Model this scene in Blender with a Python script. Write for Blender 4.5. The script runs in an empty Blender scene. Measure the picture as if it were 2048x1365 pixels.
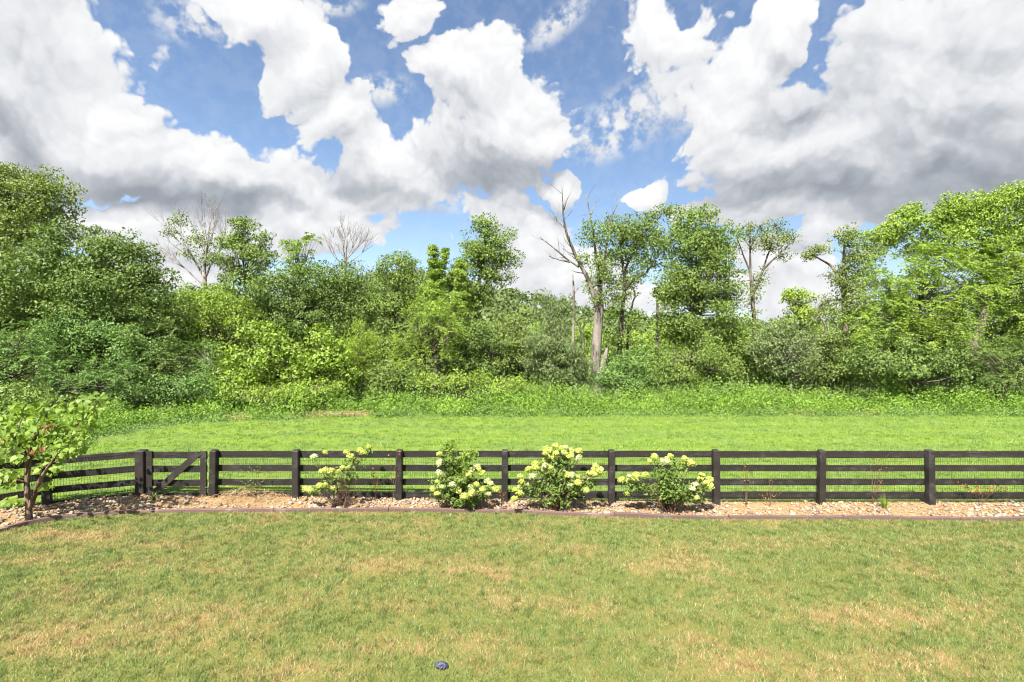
import bpy, math, random
import numpy as np
from mathutils import Matrix, Vector

SC = bpy.context.scene
COL = SC.collection
rng = np.random.default_rng(7)
random.seed(7)

# ------------------------------------------------------------------ camera
FOC, CX, CY, CAMZ = 967.0, 1024.0, 682.5, 3.74      # focal length and centre measured on the 2048 px photograph
cam = bpy.data.cameras.new("camera")
cam.sensor_width = 36.0
cam.lens = 36.0 * FOC / 2048.0
cam.clip_start, cam.clip_end = 0.1, 6000.0
camo = bpy.data.objects.new("camera", cam)
camo.location = (0, 0, CAMZ)
camo.rotation_euler = (math.radians(90), 0, 0)
COL.objects.link(camo)
SC.camera = camo

# ------------------------------------------------------------------ light settings
SUN_EL, SUN_AZ = math.radians(53), math.radians(-24)     # azimuth measured from straight behind the camera, to its left
SUN_DIR = np.array([math.sin(SUN_AZ) * math.cos(SUN_EL), -math.cos(SUN_AZ) * math.cos(SUN_EL), math.sin(SUN_EL)])
SKY_STRENGTH, SUN_STRENGTH, EXPOSURE, CLOUD_LIGHT = 0.062, 5.0, 1.70, 0.32
sun = bpy.data.lights.new("sun", 'SUN')
sun.energy, sun.angle, sun.color = SUN_STRENGTH, math.radians(0.53), (1.0, 0.95, 0.87)
suno = bpy.data.objects.new("sun", sun)
suno.rotation_euler = Vector(SUN_DIR).to_track_quat('Z', 'Y').to_euler()
suno.location = (-20, -40, 60)
COL.objects.link(suno)

SC.view_settings.view_transform = 'Standard'
SC.view_settings.look = 'None'
SC.view_settings.gamma = 1.0
SC.view_settings.use_curve_mapping = False
SC.view_settings.exposure = EXPOSURE
SC.render.engine = 'CYCLES'
cy = SC.cycles
cy.max_bounces, cy.diffuse_bounces, cy.glossy_bounces = 6, 3, 2
cy.transmission_bounces, cy.transparent_max_bounces, cy.volume_bounces = 3, 4, 0
cy.caustics_reflective = cy.caustics_refractive = False
cy.use_denoising = True
cy.denoising_prefilter = 'ACCURATE'
cy.filter_width = 1.15
SC.render.film_transparent = False


# ------------------------------------------------------------------ world: clear blue sky with cumulus
def pxdir(px, py):
    v = np.array([(px - CX) / FOC, 1.0, (CY - py) / FOC])
    return v / np.linalg.norm(v)


class NB:
    """small node builder"""
    def __init__(self, tree):
        self.t = tree
        self.n = tree.nodes
        self.l = tree.links

    def new(self, typ, **kw):
        n = self.n.new(typ)
        for k, v in kw.items():
            setattr(n, k, v)
        return n

    def put(self, sock, val):
        if isinstance(val, bpy.types.NodeSocket):
            self.l.new(val, sock)
        elif val is not None:
            sock.default_value = val

    def math(self, op, a, b=None, c=None, clamp=False):
        n = self.new('ShaderNodeMath', operation=op, use_clamp=clamp)
        for i, v in enumerate((a, b, c)):
            if v is not None:
                self.put(n.inputs[i], v)
        return n.outputs[0]

    def vmath(self, op, a, b=None, scale=None):
        n = self.new('ShaderNodeVectorMath', operation=op)
        self.put(n.inputs[0], a)
        if b is not None:
            self.put(n.inputs[1], b)
        if scale is not None:
            self.put(n.inputs['Scale'], scale)
        return n.outputs['Value' if op in ('LENGTH', 'DOT_PRODUCT', 'DISTANCE') else 'Vector']

    def noise(self, vec, scale, detail=3.0, rough=0.5, color=False, distort=0.0, lac=2.0):
        n = self.new('ShaderNodeTexNoise')
        n.inputs['Scale'].default_value = scale
        n.inputs['Detail'].default_value = detail
        n.inputs['Roughness'].default_value = rough
        n.inputs['Lacunarity'].default_value = lac
        n.inputs['Distortion'].default_value = distort
        if vec is not None:
            self.put(n.inputs['Vector'], vec)
        return n.outputs['Color' if color else 'Fac']

    def sstep(self, val, lo, hi, a=0.0, b=1.0):
        n = self.new('ShaderNodeMapRange', interpolation_type='SMOOTHSTEP')
        self.put(n.inputs['Value'], val)
        n.inputs['From Min'].default_value = lo
        n.inputs['From Max'].default_value = hi
        n.inputs['To Min'].default_value = a
        n.inputs['To Max'].default_value = b
        return n.outputs['Result']

    def mix(self, fac, a, b, blend='MIX'):
        n = self.new('ShaderNodeMix', data_type='RGBA', blend_type=blend, clamp_factor=True)
        self.put(n.inputs[0], fac)
        for s, v in ((n.inputs[6], a), (n.inputs[7], b)):
            if isinstance(v, (tuple, list)):
                v = (*v[:3], 1.0)
            self.put(s, v)
        return n.outputs[2]

    def ramp(self, fac, stops):
        n = self.new('ShaderNodeValToRGB')
        cr = n.color_ramp
        while len(cr.elements) < len(stops):
            cr.elements.new(0.5)
        for e, (p, c) in zip(cr.elements, stops):
            e.position = p
            e.color = (*c[:3], 1.0)
        self.put(n.inputs['Fac'], fac)
        return n.outputs['Color']


def sky_blob(nb, vec, px, py, rx, ry, ang, grow=1.06):
    """soft elliptical cell of cloud cover round a direction of the sky"""
    c = pxdir(px, py)
    a = math.radians(ang)
    ux, uy, vx, vy = math.cos(a) * rx, math.sin(a) * rx, -math.sin(a) * ry, math.cos(a) * ry
    h = 0.25
    U = (pxdir(px + ux * h, py + uy * h) - pxdir(px - ux * h, py - uy * h)) / (2 * h)
    V = (pxdir(px + vx * h, py + vy * h) - pxdir(px - vx * h, py - vy * h)) / (2 * h)
    lu, lv = np.linalg.norm(U), np.linalg.norm(V)
    u = U / lu
    w = np.cross(u, V / lv)
    w /= np.linalg.norm(w)
    v = np.cross(w, u)
    g = nb.new('ShaderNodeTexGradient', gradient_type='SPHERICAL')
    tm = g.texture_mapping
    tm.vector_type = 'TEXTURE'
    tm.translation = Vector(c)
    tm.rotation = Matrix((u, v, w)).transposed().to_euler('XYZ')
    tm.scale = (lu * grow, lv * grow, 3.0)
    nb.put(g.inputs['Vector'], vec)
    return g.outputs['Fac']


def blob_union(nb, vec, lst, soft=0.12):
    out = None
    for b in lst:
        f = sky_blob(nb, vec, *b[:5])
        if len(b) > 5:
            f = nb.math('MULTIPLY', f, b[5])
        out = f if out is None else nb.math('SMOOTH_MAX', out, f, soft)
    return out


CLOUDS = [
    (40, 60, 420, 260, 25), (255, 220, 340, 150, 36), (440, 330, 300, 130, 28), (80, 250, 330, 150, 25),
    (610, 380, 260, 75, 14), (790, 385, 120, 60, 0),
    (480, 15, 170, 90, 30), (590, 115, 150, 120, 48), (655, 240, 140, 100, 52), (745, 330, 150, 80, 30),
    (815, 40, 90, 125, 10), (885, 150, 105, 105, 20), (965, 165, 150, 145, 0), (1040, 240, 180, 140, 0),
    (955, 330, 210, 105, 0), (1115, 275, 90, 70, 0), 
    (1450, 230, 130, 150, 0), (1500, 130, 110, 130, 30), (1570, 60, 130, 130, 0), (1560, 290, 280, 180, 0),
    (1790, 170, 210, 330, 20), (2000, 120, 300, 330, 0), (1760, 330, 420, 170, 0), (1980, 300, 340, 200, 0),
    (1580, 410, 330, 70, 0), (1310, 50, 170, 120, 10, 0.75), (1340, 150, 130, 70, -20, 0.55),
    (130, 365, 360, 85, 22), (360, 450, 420, 110, 18), (600, 440, 230, 90, 22), (700, 455, 130, 70, 25),
    (1010, 440, 160, 60, 15), (1060, 490, 120, 75, 0), (1110, 560, 200, 70, 0), (1180, 610, 330, 60, 0),
    (1322, 376, 46, 62, 15), (1295, 400, 64, 36, -10), (1270, 412, 44, 24, 0), (1115, 390, 60, 40, 20), (1145, 372, 40, 55, 20), (1590, 545, 150, 80, 0), (1655, 470, 65, 45, 0),
    (1500, 610, 320, 60, 0), (900, 600, 300, 60, 0), (330, 560, 200, 70, 20),
]
WISPS = [(765, 180, 70, 40, -10), (1115, 45, 100, 36, -38), (1260, 235, 170, 75, -30), (1210, 285, 90, 45, -25), (1370, 200, 120, 90, 0),
         (400, 40, 120, 60, 0), (870, 395, 120, 40, 0), (650, 10, 90, 30, 0)]
DARKS = [(60, 255, 330, 75, 32), (330, 355, 330, 62, 17), (480, 385, 200, 45, 8), (985, 350, 230, 75, 0),
         (1590, 228, 150, 55, -8), (1900, 340, 430, 150, -6), (1650, 385, 430, 80, 0), (2020, 60, 260, 160, 0, 0.45),
         (1750, 120, 150, 260, 15, 0.4), (700, 380, 230, 45, 8, 0.6), (1040, 430, 160, 50, 0, 0.5), (60, 60, 260, 140, 20, 0.35),
         (1560, 525, 130, 40, 0, 0.5)]

world = bpy.data.worlds.new("World")
SC.world = world
world.use_nodes = True
wb = NB(world.node_tree)
wb.n.clear()
tc = wb.new('ShaderNodeTexCoord')
dirn = wb.vmath('NORMALIZE', tc.outputs['Generated'])
sky = wb.new('ShaderNodeTexSky', sky_type='NISHITA')
sky.sun_disc = False
sky.sun_elevation = SUN_EL
sky.sun_rotation = math.radians(180) + SUN_AZ
sky.altitude = 200
sky.air_density, sky.dust_density, sky.ozone_density = 1.0, 1.0, 2.0

HALF = (0.5, 0.5, 0.5)
w1 = wb.vmath('SCALE', wb.vmath('SUBTRACT', wb.noise(dirn, 3.4, 1.0, 0.5, True), HALF), scale=0.17)
w2 = wb.vmath('SCALE', wb.vmath('SUBTRACT', wb.noise(dirn, 16.0, 3.0, 0.62, True), HALF), scale=0.055)
dw = wb.vmath('ADD', wb.vmath('ADD', dirn, w1), w2)
UP = (-0.006, -0.022, 0.044)                     # a small step towards the sun
dup = wb.vmath('ADD', dw, UP)
sep = wb.new('ShaderNodeSeparateXYZ')
wb.put(sep.inputs[0], dirn)
# away from the clouds measured above, the sky goes on with clouds of the same size and share
rest = wb.math('MULTIPLY', wb.sstep(wb.noise(dw, 2.3, 1.0, 0.5), 0.42, 0.66), wb.sstep(sep.outputs['Y'], 0.60, 0.42, 0.0, 0.8))


def puffs(vec, scale, detail):
    vo = wb.new('ShaderNodeTexVoronoi', feature='F1')
    vo.inputs['Scale'].default_value = scale
    vo.inputs['Detail'].default_value = detail
    vo.inputs['Roughness'].default_value = 0.6
    vo.inputs['Lacunarity'].default_value = 2.2
    wb.put(vo.inputs['Vector'], vec)
    return wb.math('SUBTRACT', 0.48, vo.outputs['Distance'])


def cover_at(vec, detail):
    c = wb.math('MAXIMUM', blob_union(wb, vec, CLOUDS), rest)
    f = wb.noise(vec, 9.0, detail, 0.62)
    return wb.math('ADD', c, wb.math('MULTIPLY', wb.math('SUBTRACT', f, 0.5), 0.50)), f


den, fb = cover_at(dw, 7.0)
den_up, fb_up = cover_at(dup, 3.0)
puff = puffs(dw, 12.0, 2.0)
puff_up = puffs(wb.vmath('ADD', dw, (-0.002, -0.006, 0.013)), 12.0, 1.0)
alpha = wb.sstep(wb.math('ADD', den, wb.math('MULTIPLY', puff, 0.36)), 0.095, 0.205)
wis = wb.math('MULTIPLY', blob_union(wb, dirn, WISPS), wb.sstep(wb.noise(dirn, 34.0, 3.0, 0.6), 0.36, 0.64))
alpha = wb.math('MAXIMUM', alpha, wb.math('MULTIPLY', wis, 1.5, clamp=True))
slope = wb.math('SUBTRACT', den, den_up)
dk = wb.math('MULTIPLY', blob_union(wb, dw, DARKS), wb.math('MULTIPLY_ADD', fb_up, 0.8, 0.75))
lit = wb.math('MULTIPLY_ADD', slope, 0.46, 0.87)
lit = wb.math('SUBTRACT', lit, wb.math('MULTIPLY', dk, 0.70))
lit = wb.math('ADD', lit, wb.math('MULTIPLY', wb.math('SUBTRACT', puff, puff_up), 0.36))
lit = wb.math('ADD', lit, wb.math('MULTIPLY', wb.math('SUBTRACT', fb, 0.5), 0.18))
CB = CLOUD_LIGHT / SKY_STRENGTH
ccol = wb.ramp(lit, [(0.0, (0.33, 0.36, 0.405)), (0.35, (0.51, 0.54, 0.585)), (0.65, (0.77, 0.785, 0.815)), (1.0, (1.0, 1.0, 1.0))])
ccol = wb.vmath('SCALE', ccol, scale=CB)
skc = wb.mix(alpha, sky.outputs['Color'], ccol)
bg = wb.new('ShaderNodeBackground')
wb.put(bg.inputs['Color'], skc)
bg.inputs['Strength'].default_value = SKY_STRENGTH
wo = wb.new('ShaderNodeOutputWorld')
wb.l.new(bg.outputs[0], wo.inputs['Surface'])
world.cycles.sampling_method = 'MANUAL'
world.cycles.sample_map_resolution = 512
#@@SKY_END


# ------------------------------------------------------------------ helpers
def sm(x, a, b):
    t = np.clip((x - a) / (b - a), 0, 1)
    return t * t * (3 - 2 * t)


def gz(X, Y):
    """height of the ground: the yard rises a little to the left, the field falls back to level"""
    X, Y = np.asarray(X, float), np.asarray(Y, float)
    g = np.clip(0.06 - 0.015 * X, 0.0, 0.24)
    return g * (1 - sm(Y, 12.5, 19.0))


def W(px, py, Y):
    """point of the place seen at photograph pixel (px, py) at Y metres from the viewpoint"""
    return np.array([(px - CX) / FOC * Y, Y, CAMZ - (py - CY) / FOC * Y])


def G(px, py):
    """point of the ground seen at photograph pixel"""
    Y = 10.0
    for _ in range(30):
        X = (px - CX) / FOC * Y
        Y = 0.5 * Y + 0.5 * (CAMZ - float(gz(X, Y))) * FOC / (py - CY)
    X = (px - CX) / FOC * Y
    return np.array([X, Y, float(gz(X, Y))])


def gp(px, Y):
    X = (px - CX) / FOC * Y
    return np.array([X, Y, float(gz(X, Y))])


def mesh_np(name, V, F, attrs=None, smooth=False):
    """mesh from vertex array and an array (or list of arrays) of faces"""
    me = bpy.data.meshes.new(name)
    Fs = F if isinstance(F, list) else [F]
    Fs = [np.asarray(f, np.int32) for f in Fs if len(f)]
    V = np.asarray(V, np.float32)
    me.vertices.add(len(V))
    me.vertices.foreach_set('co', V.ravel())
    tot = np.concatenate([np.full(len(f), f.shape[1], np.int32) for f in Fs])
    idx = np.concatenate([f.ravel() for f in Fs])
    me.loops.add(len(idx))
    me.loops.foreach_set('vertex_index', idx)
    me.polygons.add(len(tot))
    st = np.zeros(len(tot), np.int32)
    st[1:] = np.cumsum(tot)[:-1]
    me.polygons.foreach_set('loop_start', st)
    me.polygons.foreach_set('loop_total', tot)
    me.polygons.foreach_set('use_smooth', np.full(len(tot), smooth, bool))
    for k, v in (attrs or {}).items():
        at = me.attributes.new(k, 'FLOAT', 'POINT')
        at.data.foreach_set('value', np.asarray(v, np.float32))
    me.update(calc_edges=True)
    return me


def link(name, me, mat=None, parent=None, loc=None):
    o = bpy.data.objects.new(name, me)
    COL.objects.link(o)
    if mat is not None and me is not None and not me.materials:
        me.materials.append(mat)
    if parent is not None:
        o.parent = parent
    if loc is not None:
        o.location = loc
    return o


def tag(o, label, cat, group=None, kind=None):
    o['label'] = label
    o['category'] = cat
    if group:
        o['group'] = group
    if kind:
        o['kind'] = kind
    return o


def empty(name, loc, label, cat, group=None):
    o = bpy.data.objects.new(name, None)
    o.location = loc
    o.empty_display_size = 0.3
    COL.objects.link(o)
    return tag(o, label, cat, group)


def unit(v):
    n = np.linalg.norm(v, axis=-1, keepdims=True)
    return v / np.maximum(n, 1e-9)


def rand_dirs(n):
    return unit(rng.normal(size=(n, 3)))


class Geo:
    """collects quads and triangles"""
    def __init__(self):
        self.V, self.Q, self.T, self.A, self.n = [], [], [], [], 0

    def add(self, V, Q=None, T=None, a=0.5):
        V = np.asarray(V, float)
        if Q is not None and len(Q):
            self.Q.append(np.asarray(Q) + self.n)
        if T is not None and len(T):
            self.T.append(np.asarray(T) + self.n)
        self.V.append(V)
        self.A.append(np.broadcast_to(np.asarray(a, float), (len(V),)))
        self.n += len(V)

    def box(self, lo, hi, a=0.5):
        x0, y0, z0 = lo
        x1, y1, z1 = hi
        V = [(x0, y0, z0), (x1, y0, z0), (x1, y1, z0), (x0, y1, z0), (x0, y0, z1), (x1, y0, z1), (x1, y1, z1), (x0, y1, z1)]
        self.add(V, [(3, 2, 1, 0), (4, 5, 6, 7), (0, 1, 5, 4), (1, 2, 6, 5), (2, 3, 7, 6), (3, 0, 4, 7)], a=a)

    def tube(self, P, R, k=6, a=0.5):
        P = np.asarray(P, float)
        R = np.asarray(R, float)
        n = len(P)
        T = np.gradient(P, axis=0)
        T = unit(T)
        ref = np.array([0.31, 0.77, 0.2]) if abs(T[0][2]) > 0.5 else np.array([0.1, 0.1, 1.0])
        A = unit(np.cross(T, ref))
        B = np.cross(T, A)
        th = np.arange(k) * 2 * math.pi / k
        ring = (A[:, None, :] * np.cos(th)[None, :, None] + B[:, None, :] * np.sin(th)[None, :, None]) * R[:, None, None]
        V = (P[:, None, :] + ring).reshape(-1, 3)
        i = np.arange(n - 1)[:, None] * k
        j = np.arange(k)[None, :]
        Q = np.stack([i + j, i + (j + 1) % k, i + k + (j + 1) % k, i + k + j], -1).reshape(-1, 4)
        self.add(V, Q, a=a)
        tip = len(V) - 1
        self.add([P[-1] + T[-1] * R[-1]], a=a)
        base = self.n - 1 - len(V)
        self.T.append(np.array([[base + (n - 1) * k + q, base + (n - 1) * k + (q + 1) % k, self.n - 1] for q in range(k)]))

    def mesh(self, name, smooth=False):
        fs = []
        if self.Q:
            fs.append(np.concatenate(self.Q))
        if self.T:
            fs.append(np.concatenate(self.T))
        return mesh_np(name, np.concatenate(self.V), fs, {'rnd': np.concatenate(self.A)}, smooth)


def leaf_quads(P, N, L, Wd, droop=0.3, tip=None):
    """folded rhombic leaves: centre, normal, length and width of each; returns vertices and quads"""
    n = len(P)
    N = unit(N)
    t = rand_dirs(n) if tip is None else tip
    t = t - N * np.sum(t * N, 1, keepdims=True)
    t = unit(t + np.array([0, 0, -droop]))
    s = unit(np.cross(N, t))
    N = np.cross(t, s)
    L = np.broadcast_to(L, (n,))[:, None]
    Wd = np.broadcast_to(Wd, (n,))[:, None]
    V = np.empty((n, 4, 3))
    V[:, 0] = P - t * L * 0.5
    V[:, 1] = P + s * Wd * 0.5 + N * Wd * 0.14 - t * L * 0.06
    V[:, 2] = P + t * L * 0.5 - N * L * 0.12
    V[:, 3] = P - s * Wd * 0.5 + N * Wd * 0.14 - t * L * 0.06
    return V.reshape(-1, 3), np.arange(4 * n).reshape(n, 4)


# ------------------------------------------------------------------ materials
def new_mat(name):
    m = bpy.data.materials.new(name)
    m.use_nodes = True
    nb = NB(m.node_tree)
    nb.n.clear()
    out = nb.new('ShaderNodeOutputMaterial')
    return m, nb, out


def principled(nb, out, color, rough=0.7, spec=0.3, bump=None, bstr=0.3, bdist=0.01, link_out=True):
    p = nb.new('ShaderNodeBsdfPrincipled')
    nb.put(p.inputs['Base Color'], color if not isinstance(color, tuple) else (*color[:3], 1))
    nb.put(p.inputs['Roughness'], rough)
    p.inputs['Specular IOR Level'].default_value = spec
    if bump is not None:
        b = nb.new('ShaderNodeBump')
        b.inputs['Strength'].default_value = bstr
        b.inputs['Distance'].default_value = bdist
        nb.put(b.inputs['Height'], bump)
        nb.l.new(b.outputs[0], p.inputs['Normal'])
    if link_out:
        nb.l.new(p.outputs[0], out.inputs['Surface'])
    return p


def attr(nb, name='rnd'):
    return nb.new('ShaderNodeAttribute', attribute_name=name).outputs['Fac']


def pos(nb):
    return nb.new('ShaderNodeNewGeometry').outputs['Position']


LEAF_CACHE = {}


def leaf_mat(name, stops, trans=0.30, rough=0.5, spec=0.30, patch=0.35):
    """leaf colours spread over the leaves of a crown; light passes through them"""
    if name in LEAF_CACHE:
        return LEAF_CACHE[name]
    m, nb, out = new_mat(name)
    r = attr(nb)
    n = nb.noise(pos(nb), 0.7, 2.0)
    f = nb.math('ADD', nb.math('MULTIPLY', r, 1 - patch), nb.math('MULTIPLY', nb.sstep(n, 0.3, 0.7), patch))
    c = nb.ramp(f, stops)
    p = principled(nb, out, c, rough, spec, link_out=False)
    tr = nb.new('ShaderNodeBsdfTranslucent')
    nb.put(tr.inputs['Color'], nb.mix(1.0, c, (1.15, 1.2, 0.55), 'MULTIPLY'))
    mx = nb.new('ShaderNodeMixShader')
    mx.inputs[0].default_value = trans
    nb.l.new(p.outputs[0], mx.inputs[1])
    nb.l.new(tr.outputs[0], mx.inputs[2])
    nb.l.new(mx.outputs[0], out.inputs['Surface'])
    LEAF_CACHE[name] = m
    return m


def lv(name, dark, light, **kw):
    mid = tuple(0.5 * (a + b) for a, b in zip(dark, light))
    return leaf_mat(name, [(0.0, dark), (0.5, mid), (1.0, light)], **kw)


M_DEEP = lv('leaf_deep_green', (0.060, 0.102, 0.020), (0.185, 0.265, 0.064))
M_MID = lv('leaf_mid_green', (0.078, 0.125, 0.022), (0.230, 0.320, 0.068))
M_BRIGHT = lv('leaf_bright_green', (0.108, 0.175, 0.022), (0.295, 0.405, 0.060))
M_YELLOW = lv('leaf_yellow_green', (0.155, 0.240, 0.030), (0.330, 0.430, 0.065), patch=0.2)
M_OLIVE = lv('leaf_olive', (0.090, 0.130, 0.028), (0.240, 0.310, 0.080))
M_SILVER = lv('leaf_grey_green', (0.095, 0.138, 0.048), (0.245, 0.310, 0.130))
M_SUMAC = lv('leaf_fresh_green', (0.072, 0.140, 0.030), (0.205, 0.330, 0.085))
M_WEED = lv('leaf_weed', (0.070, 0.145, 0.018), (0.245, 0.385, 0.050), patch=0.45)
M_WEED2 = lv('leaf_weed_blue', (0.100, 0.165, 0.040), (0.240, 0.330, 0.100))
M_FAR = lv('leaf_far', (0.060, 0.095, 0.032), (0.150, 0.200, 0.060))
M_REDBUD = lv('leaf_redbud', (0.105, 0.180, 0.028), (0.275, 0.380, 0.065), trans=0.42)
M_HYD = lv('leaf_hydrangea', (0.065, 0.115, 0.020), (0.185, 0.265, 0.055))
M_DRY = lv('leaf_dry', (0.20, 0.085, 0.035), (0.36, 0.17, 0.08))
M_POD = lv('seed_pod', (0.22, 0.08, 0.05), (0.42, 0.19, 0.12))
M_STRAW = lv('straw', (0.24, 0.145, 0.065), (0.46, 0.33, 0.18), trans=0.15)
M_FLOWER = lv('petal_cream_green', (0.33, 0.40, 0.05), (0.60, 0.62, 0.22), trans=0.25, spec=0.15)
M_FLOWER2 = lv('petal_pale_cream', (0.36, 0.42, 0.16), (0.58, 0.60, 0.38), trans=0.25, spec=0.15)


def bark_mat(name, dark, light, scale=6.0, stretch=0.25):
    m, nb, out = new_mat(name)
    v = nb.vmath('MULTIPLY', pos(nb), (1, 1, stretch))
    n = nb.noise(v, scale, 5.0, 0.65)
    n2 = nb.noise(v, scale * 0.35, 3.0, 0.6)
    c = nb.mix(nb.math('MULTIPLY_ADD', nb.sstep(n2, 0.40, 0.58), 0.7, nb.math('MULTIPLY_ADD', n, 1.6, -0.75)), dark, light)
    principled(nb, out, c, 0.9, 0.15, nb.math('ADD', n, nb.sstep(n2, 0.42, 0.55)), 1.0, 0.06)
    return m


M_BARK = bark_mat('bark_grey_brown', (0.055, 0.045, 0.035), (0.20, 0.175, 0.14))
M_PALE = bark_mat('bark_weathered_pale', (0.055, 0.047, 0.040), (0.25, 0.222, 0.190))
M_DEADTWIG = bark_mat('bark_dead_twig', (0.12, 0.10, 0.085), (0.28, 0.25, 0.22))
M_REDBARK = bark_mat('bark_redbud', (0.075, 0.048, 0.034), (0.22, 0.15, 0.11), 14.0)
M_STEM = bark_mat('woody_stem', (0.08, 0.045, 0.032), (0.24, 0.15, 0.11), 20.0)


def fence_mat():
    m, nb, out = new_mat('fence_black_stain')
    p = pos(nb)
    g = nb.noise(nb.vmath('MULTIPLY', p, (1.2, 12, 12)), 6.0, 5.0, 0.65)
    wear = nb.noise(p, 3.0, 4.0, 0.6)
    r = attr(nb)
    c = nb.mix(g, (0.0055, 0.0048, 0.0046), (0.015, 0.013, 0.012))
    c = nb.mix(nb.math('MULTIPLY', nb.math('MULTIPLY', nb.sstep(wear, 0.45, 0.75), nb.sstep(g, 0.40, 0.62)), 0.85), c, (0.095, 0.088, 0.088))
    c = nb.mix(nb.math('MULTIPLY', r, 0.35), c, (0.040, 0.030, 0.024))
    principled(nb, out, c, 0.62, 0.35, g, 0.35, 0.01)
    return m


M_FENCE = fence_mat()
m, nb, out = new_mat('wire_black')
principled(nb, out, (0.035, 0.035, 0.035), 0.5, 0.4)
M_WIRE = m

m, nb, out = new_mat('edging_brown')
n = nb.noise(nb.vmath('MULTIPLY', pos(nb), (1, 3, 6)), 9.0, 5.0, 0.6)
c = nb.mix(n, (0.085, 0.050, 0.044), (0.17, 0.108, 0.096))
c = nb.mix(nb.sstep(nb.noise(pos(nb), 2.2, 4.0, 0.7), 0.55, 0.72), c, (0.22, 0.16, 0.14))
oi = nb.new('ShaderNodeObjectInfo').outputs['Random']
c = nb.mix(nb.math('MULTIPLY', oi, 0.5), c, nb.mix(0.5, c, (0.05, 0.035, 0.032)))
principled(nb, out, c, 0.75, 0.25, n, 0.4, 0.01)
M_EDGE = m

STONE_COLS = [(0.24, 0.17, 0.10), (0.30, 0.235, 0.16), (0.20, 0.125, 0.068), (0.145, 0.12, 0.10), (0.26, 0.165, 0.088), (0.35, 0.295, 0.225)]
M_STONES = []
for i, sc_ in enumerate(STONE_COLS):
    m, nb, out = new_mat('river_stone')
    n = nb.noise(pos(nb), 22.0, 4.0, 0.6)
    c = nb.mix(n, tuple(0.7 * x for x in sc_), tuple(min(1.12 * x, 0.8) for x in sc_))
    principled(nb, out, c, 0.7, 0.3, n, 0.3, 0.01)
    M_STONES.append(m)
m, nb, out = new_mat('river_stone_mixed')
c = nb.ramp(attr(nb), [(k / 5.0, c_) for k, c_ in enumerate(STONE_COLS)])
n = nb.noise(pos(nb), 22.0, 4.0, 0.6)
c = nb.mix(nb.math('MULTIPLY', n, 0.7), c, (0.30, 0.25, 0.20))
principled(nb, out, c, 0.7, 0.3, n, 0.3, 0.01)
M_STONEMIX = m


# bare and dried-out places of the lawn (x, y, half-width, half-depth), measured on the photograph
DRY_SPOTS = [(790, 1130, 95, 24), (905, 1145, 45, 13), (985, 1150, 60, 12), (1330, 1125, 110, 24), (380, 1240, 200, 40), (110, 1270, 170, 45),
             (770, 1290, 90, 22), (960, 1275, 70, 20), (1000, 1200, 80, 22), (120, 1075, 180, 14), (1510, 1046, 60, 7), (760, 1050, 120, 6),
             (1380, 1290, 80, 26), (1500, 1340, 160, 30), (1700, 1240, 170, 24), (1870, 1330, 150, 30), (600, 1340, 160, 24), (330, 1090, 120, 10), (1150, 1100, 80, 10)]


def lawn_fac(nb, p):
    """share of dried grass at a place"""
    q = nb.vmath('MULTIPLY', p, (1, 1, 0))
    n1 = nb.noise(q, 0.85, 3.0, 0.6)
    n2 = nb.noise(q, 4.2, 3.0, 0.65)
    d = nb.math('ADD', nb.math('MULTIPLY', n1, 0.8), nb.math('MULTIPLY', n2, 0.55))
    wq = nb.vmath('ADD', q, nb.vmath('SCALE', nb.vmath('SUBTRACT', nb.noise(q, 3.0, 3.0, 0.6, True), (0.5, 0.5, 0.5)), scale=0.7))
    s = None
    for (px, py, hw, hh) in DRY_SPOTS:
        c = G(px, py)
        a, b = G(px, py - hh), G(px, py + hh)
        g = nb.new('ShaderNodeTexGradient', gradient_type='SPHERICAL')
        g.texture_mapping.vector_type = 'TEXTURE'
        g.texture_mapping.translation = (c[0], c[1], 0)
        g.texture_mapping.scale = (hw / FOC * c[1] * 1.3, max(0.15, (a[1] - b[1]) * 0.75), 50.0)
        nb.put(g.inputs['Vector'], wq)
        s = g.outputs['Fac'] if s is None else nb.math('MAXIMUM', s, g.outputs['Fac'])
    n3 = nb.noise(q, 13.0, 3.0, 0.7)
    s = nb.math('MULTIPLY', s, nb.math('MULTIPLY_ADD', n2, 1.8, -0.1))
    d = nb.math('ADD', d, nb.math('MULTIPLY_ADD', n3, 0.5, -0.25))
    sp = nb.new('ShaderNodeSeparateXYZ')
    nb.put(sp.inputs[0], wq)
    d = nb.math('ADD', d, nb.math('MULTIPLY', nb.math('SINE', nb.math('MULTIPLY', sp.outputs['Y'], 5.8)), 0.05))      # mowing bands
    return nb.math('ADD', nb.sstep(d, 0.60, 1.0, 0.05, 0.62), nb.math('MULTIPLY', s, 0.58), clamp=True)


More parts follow.
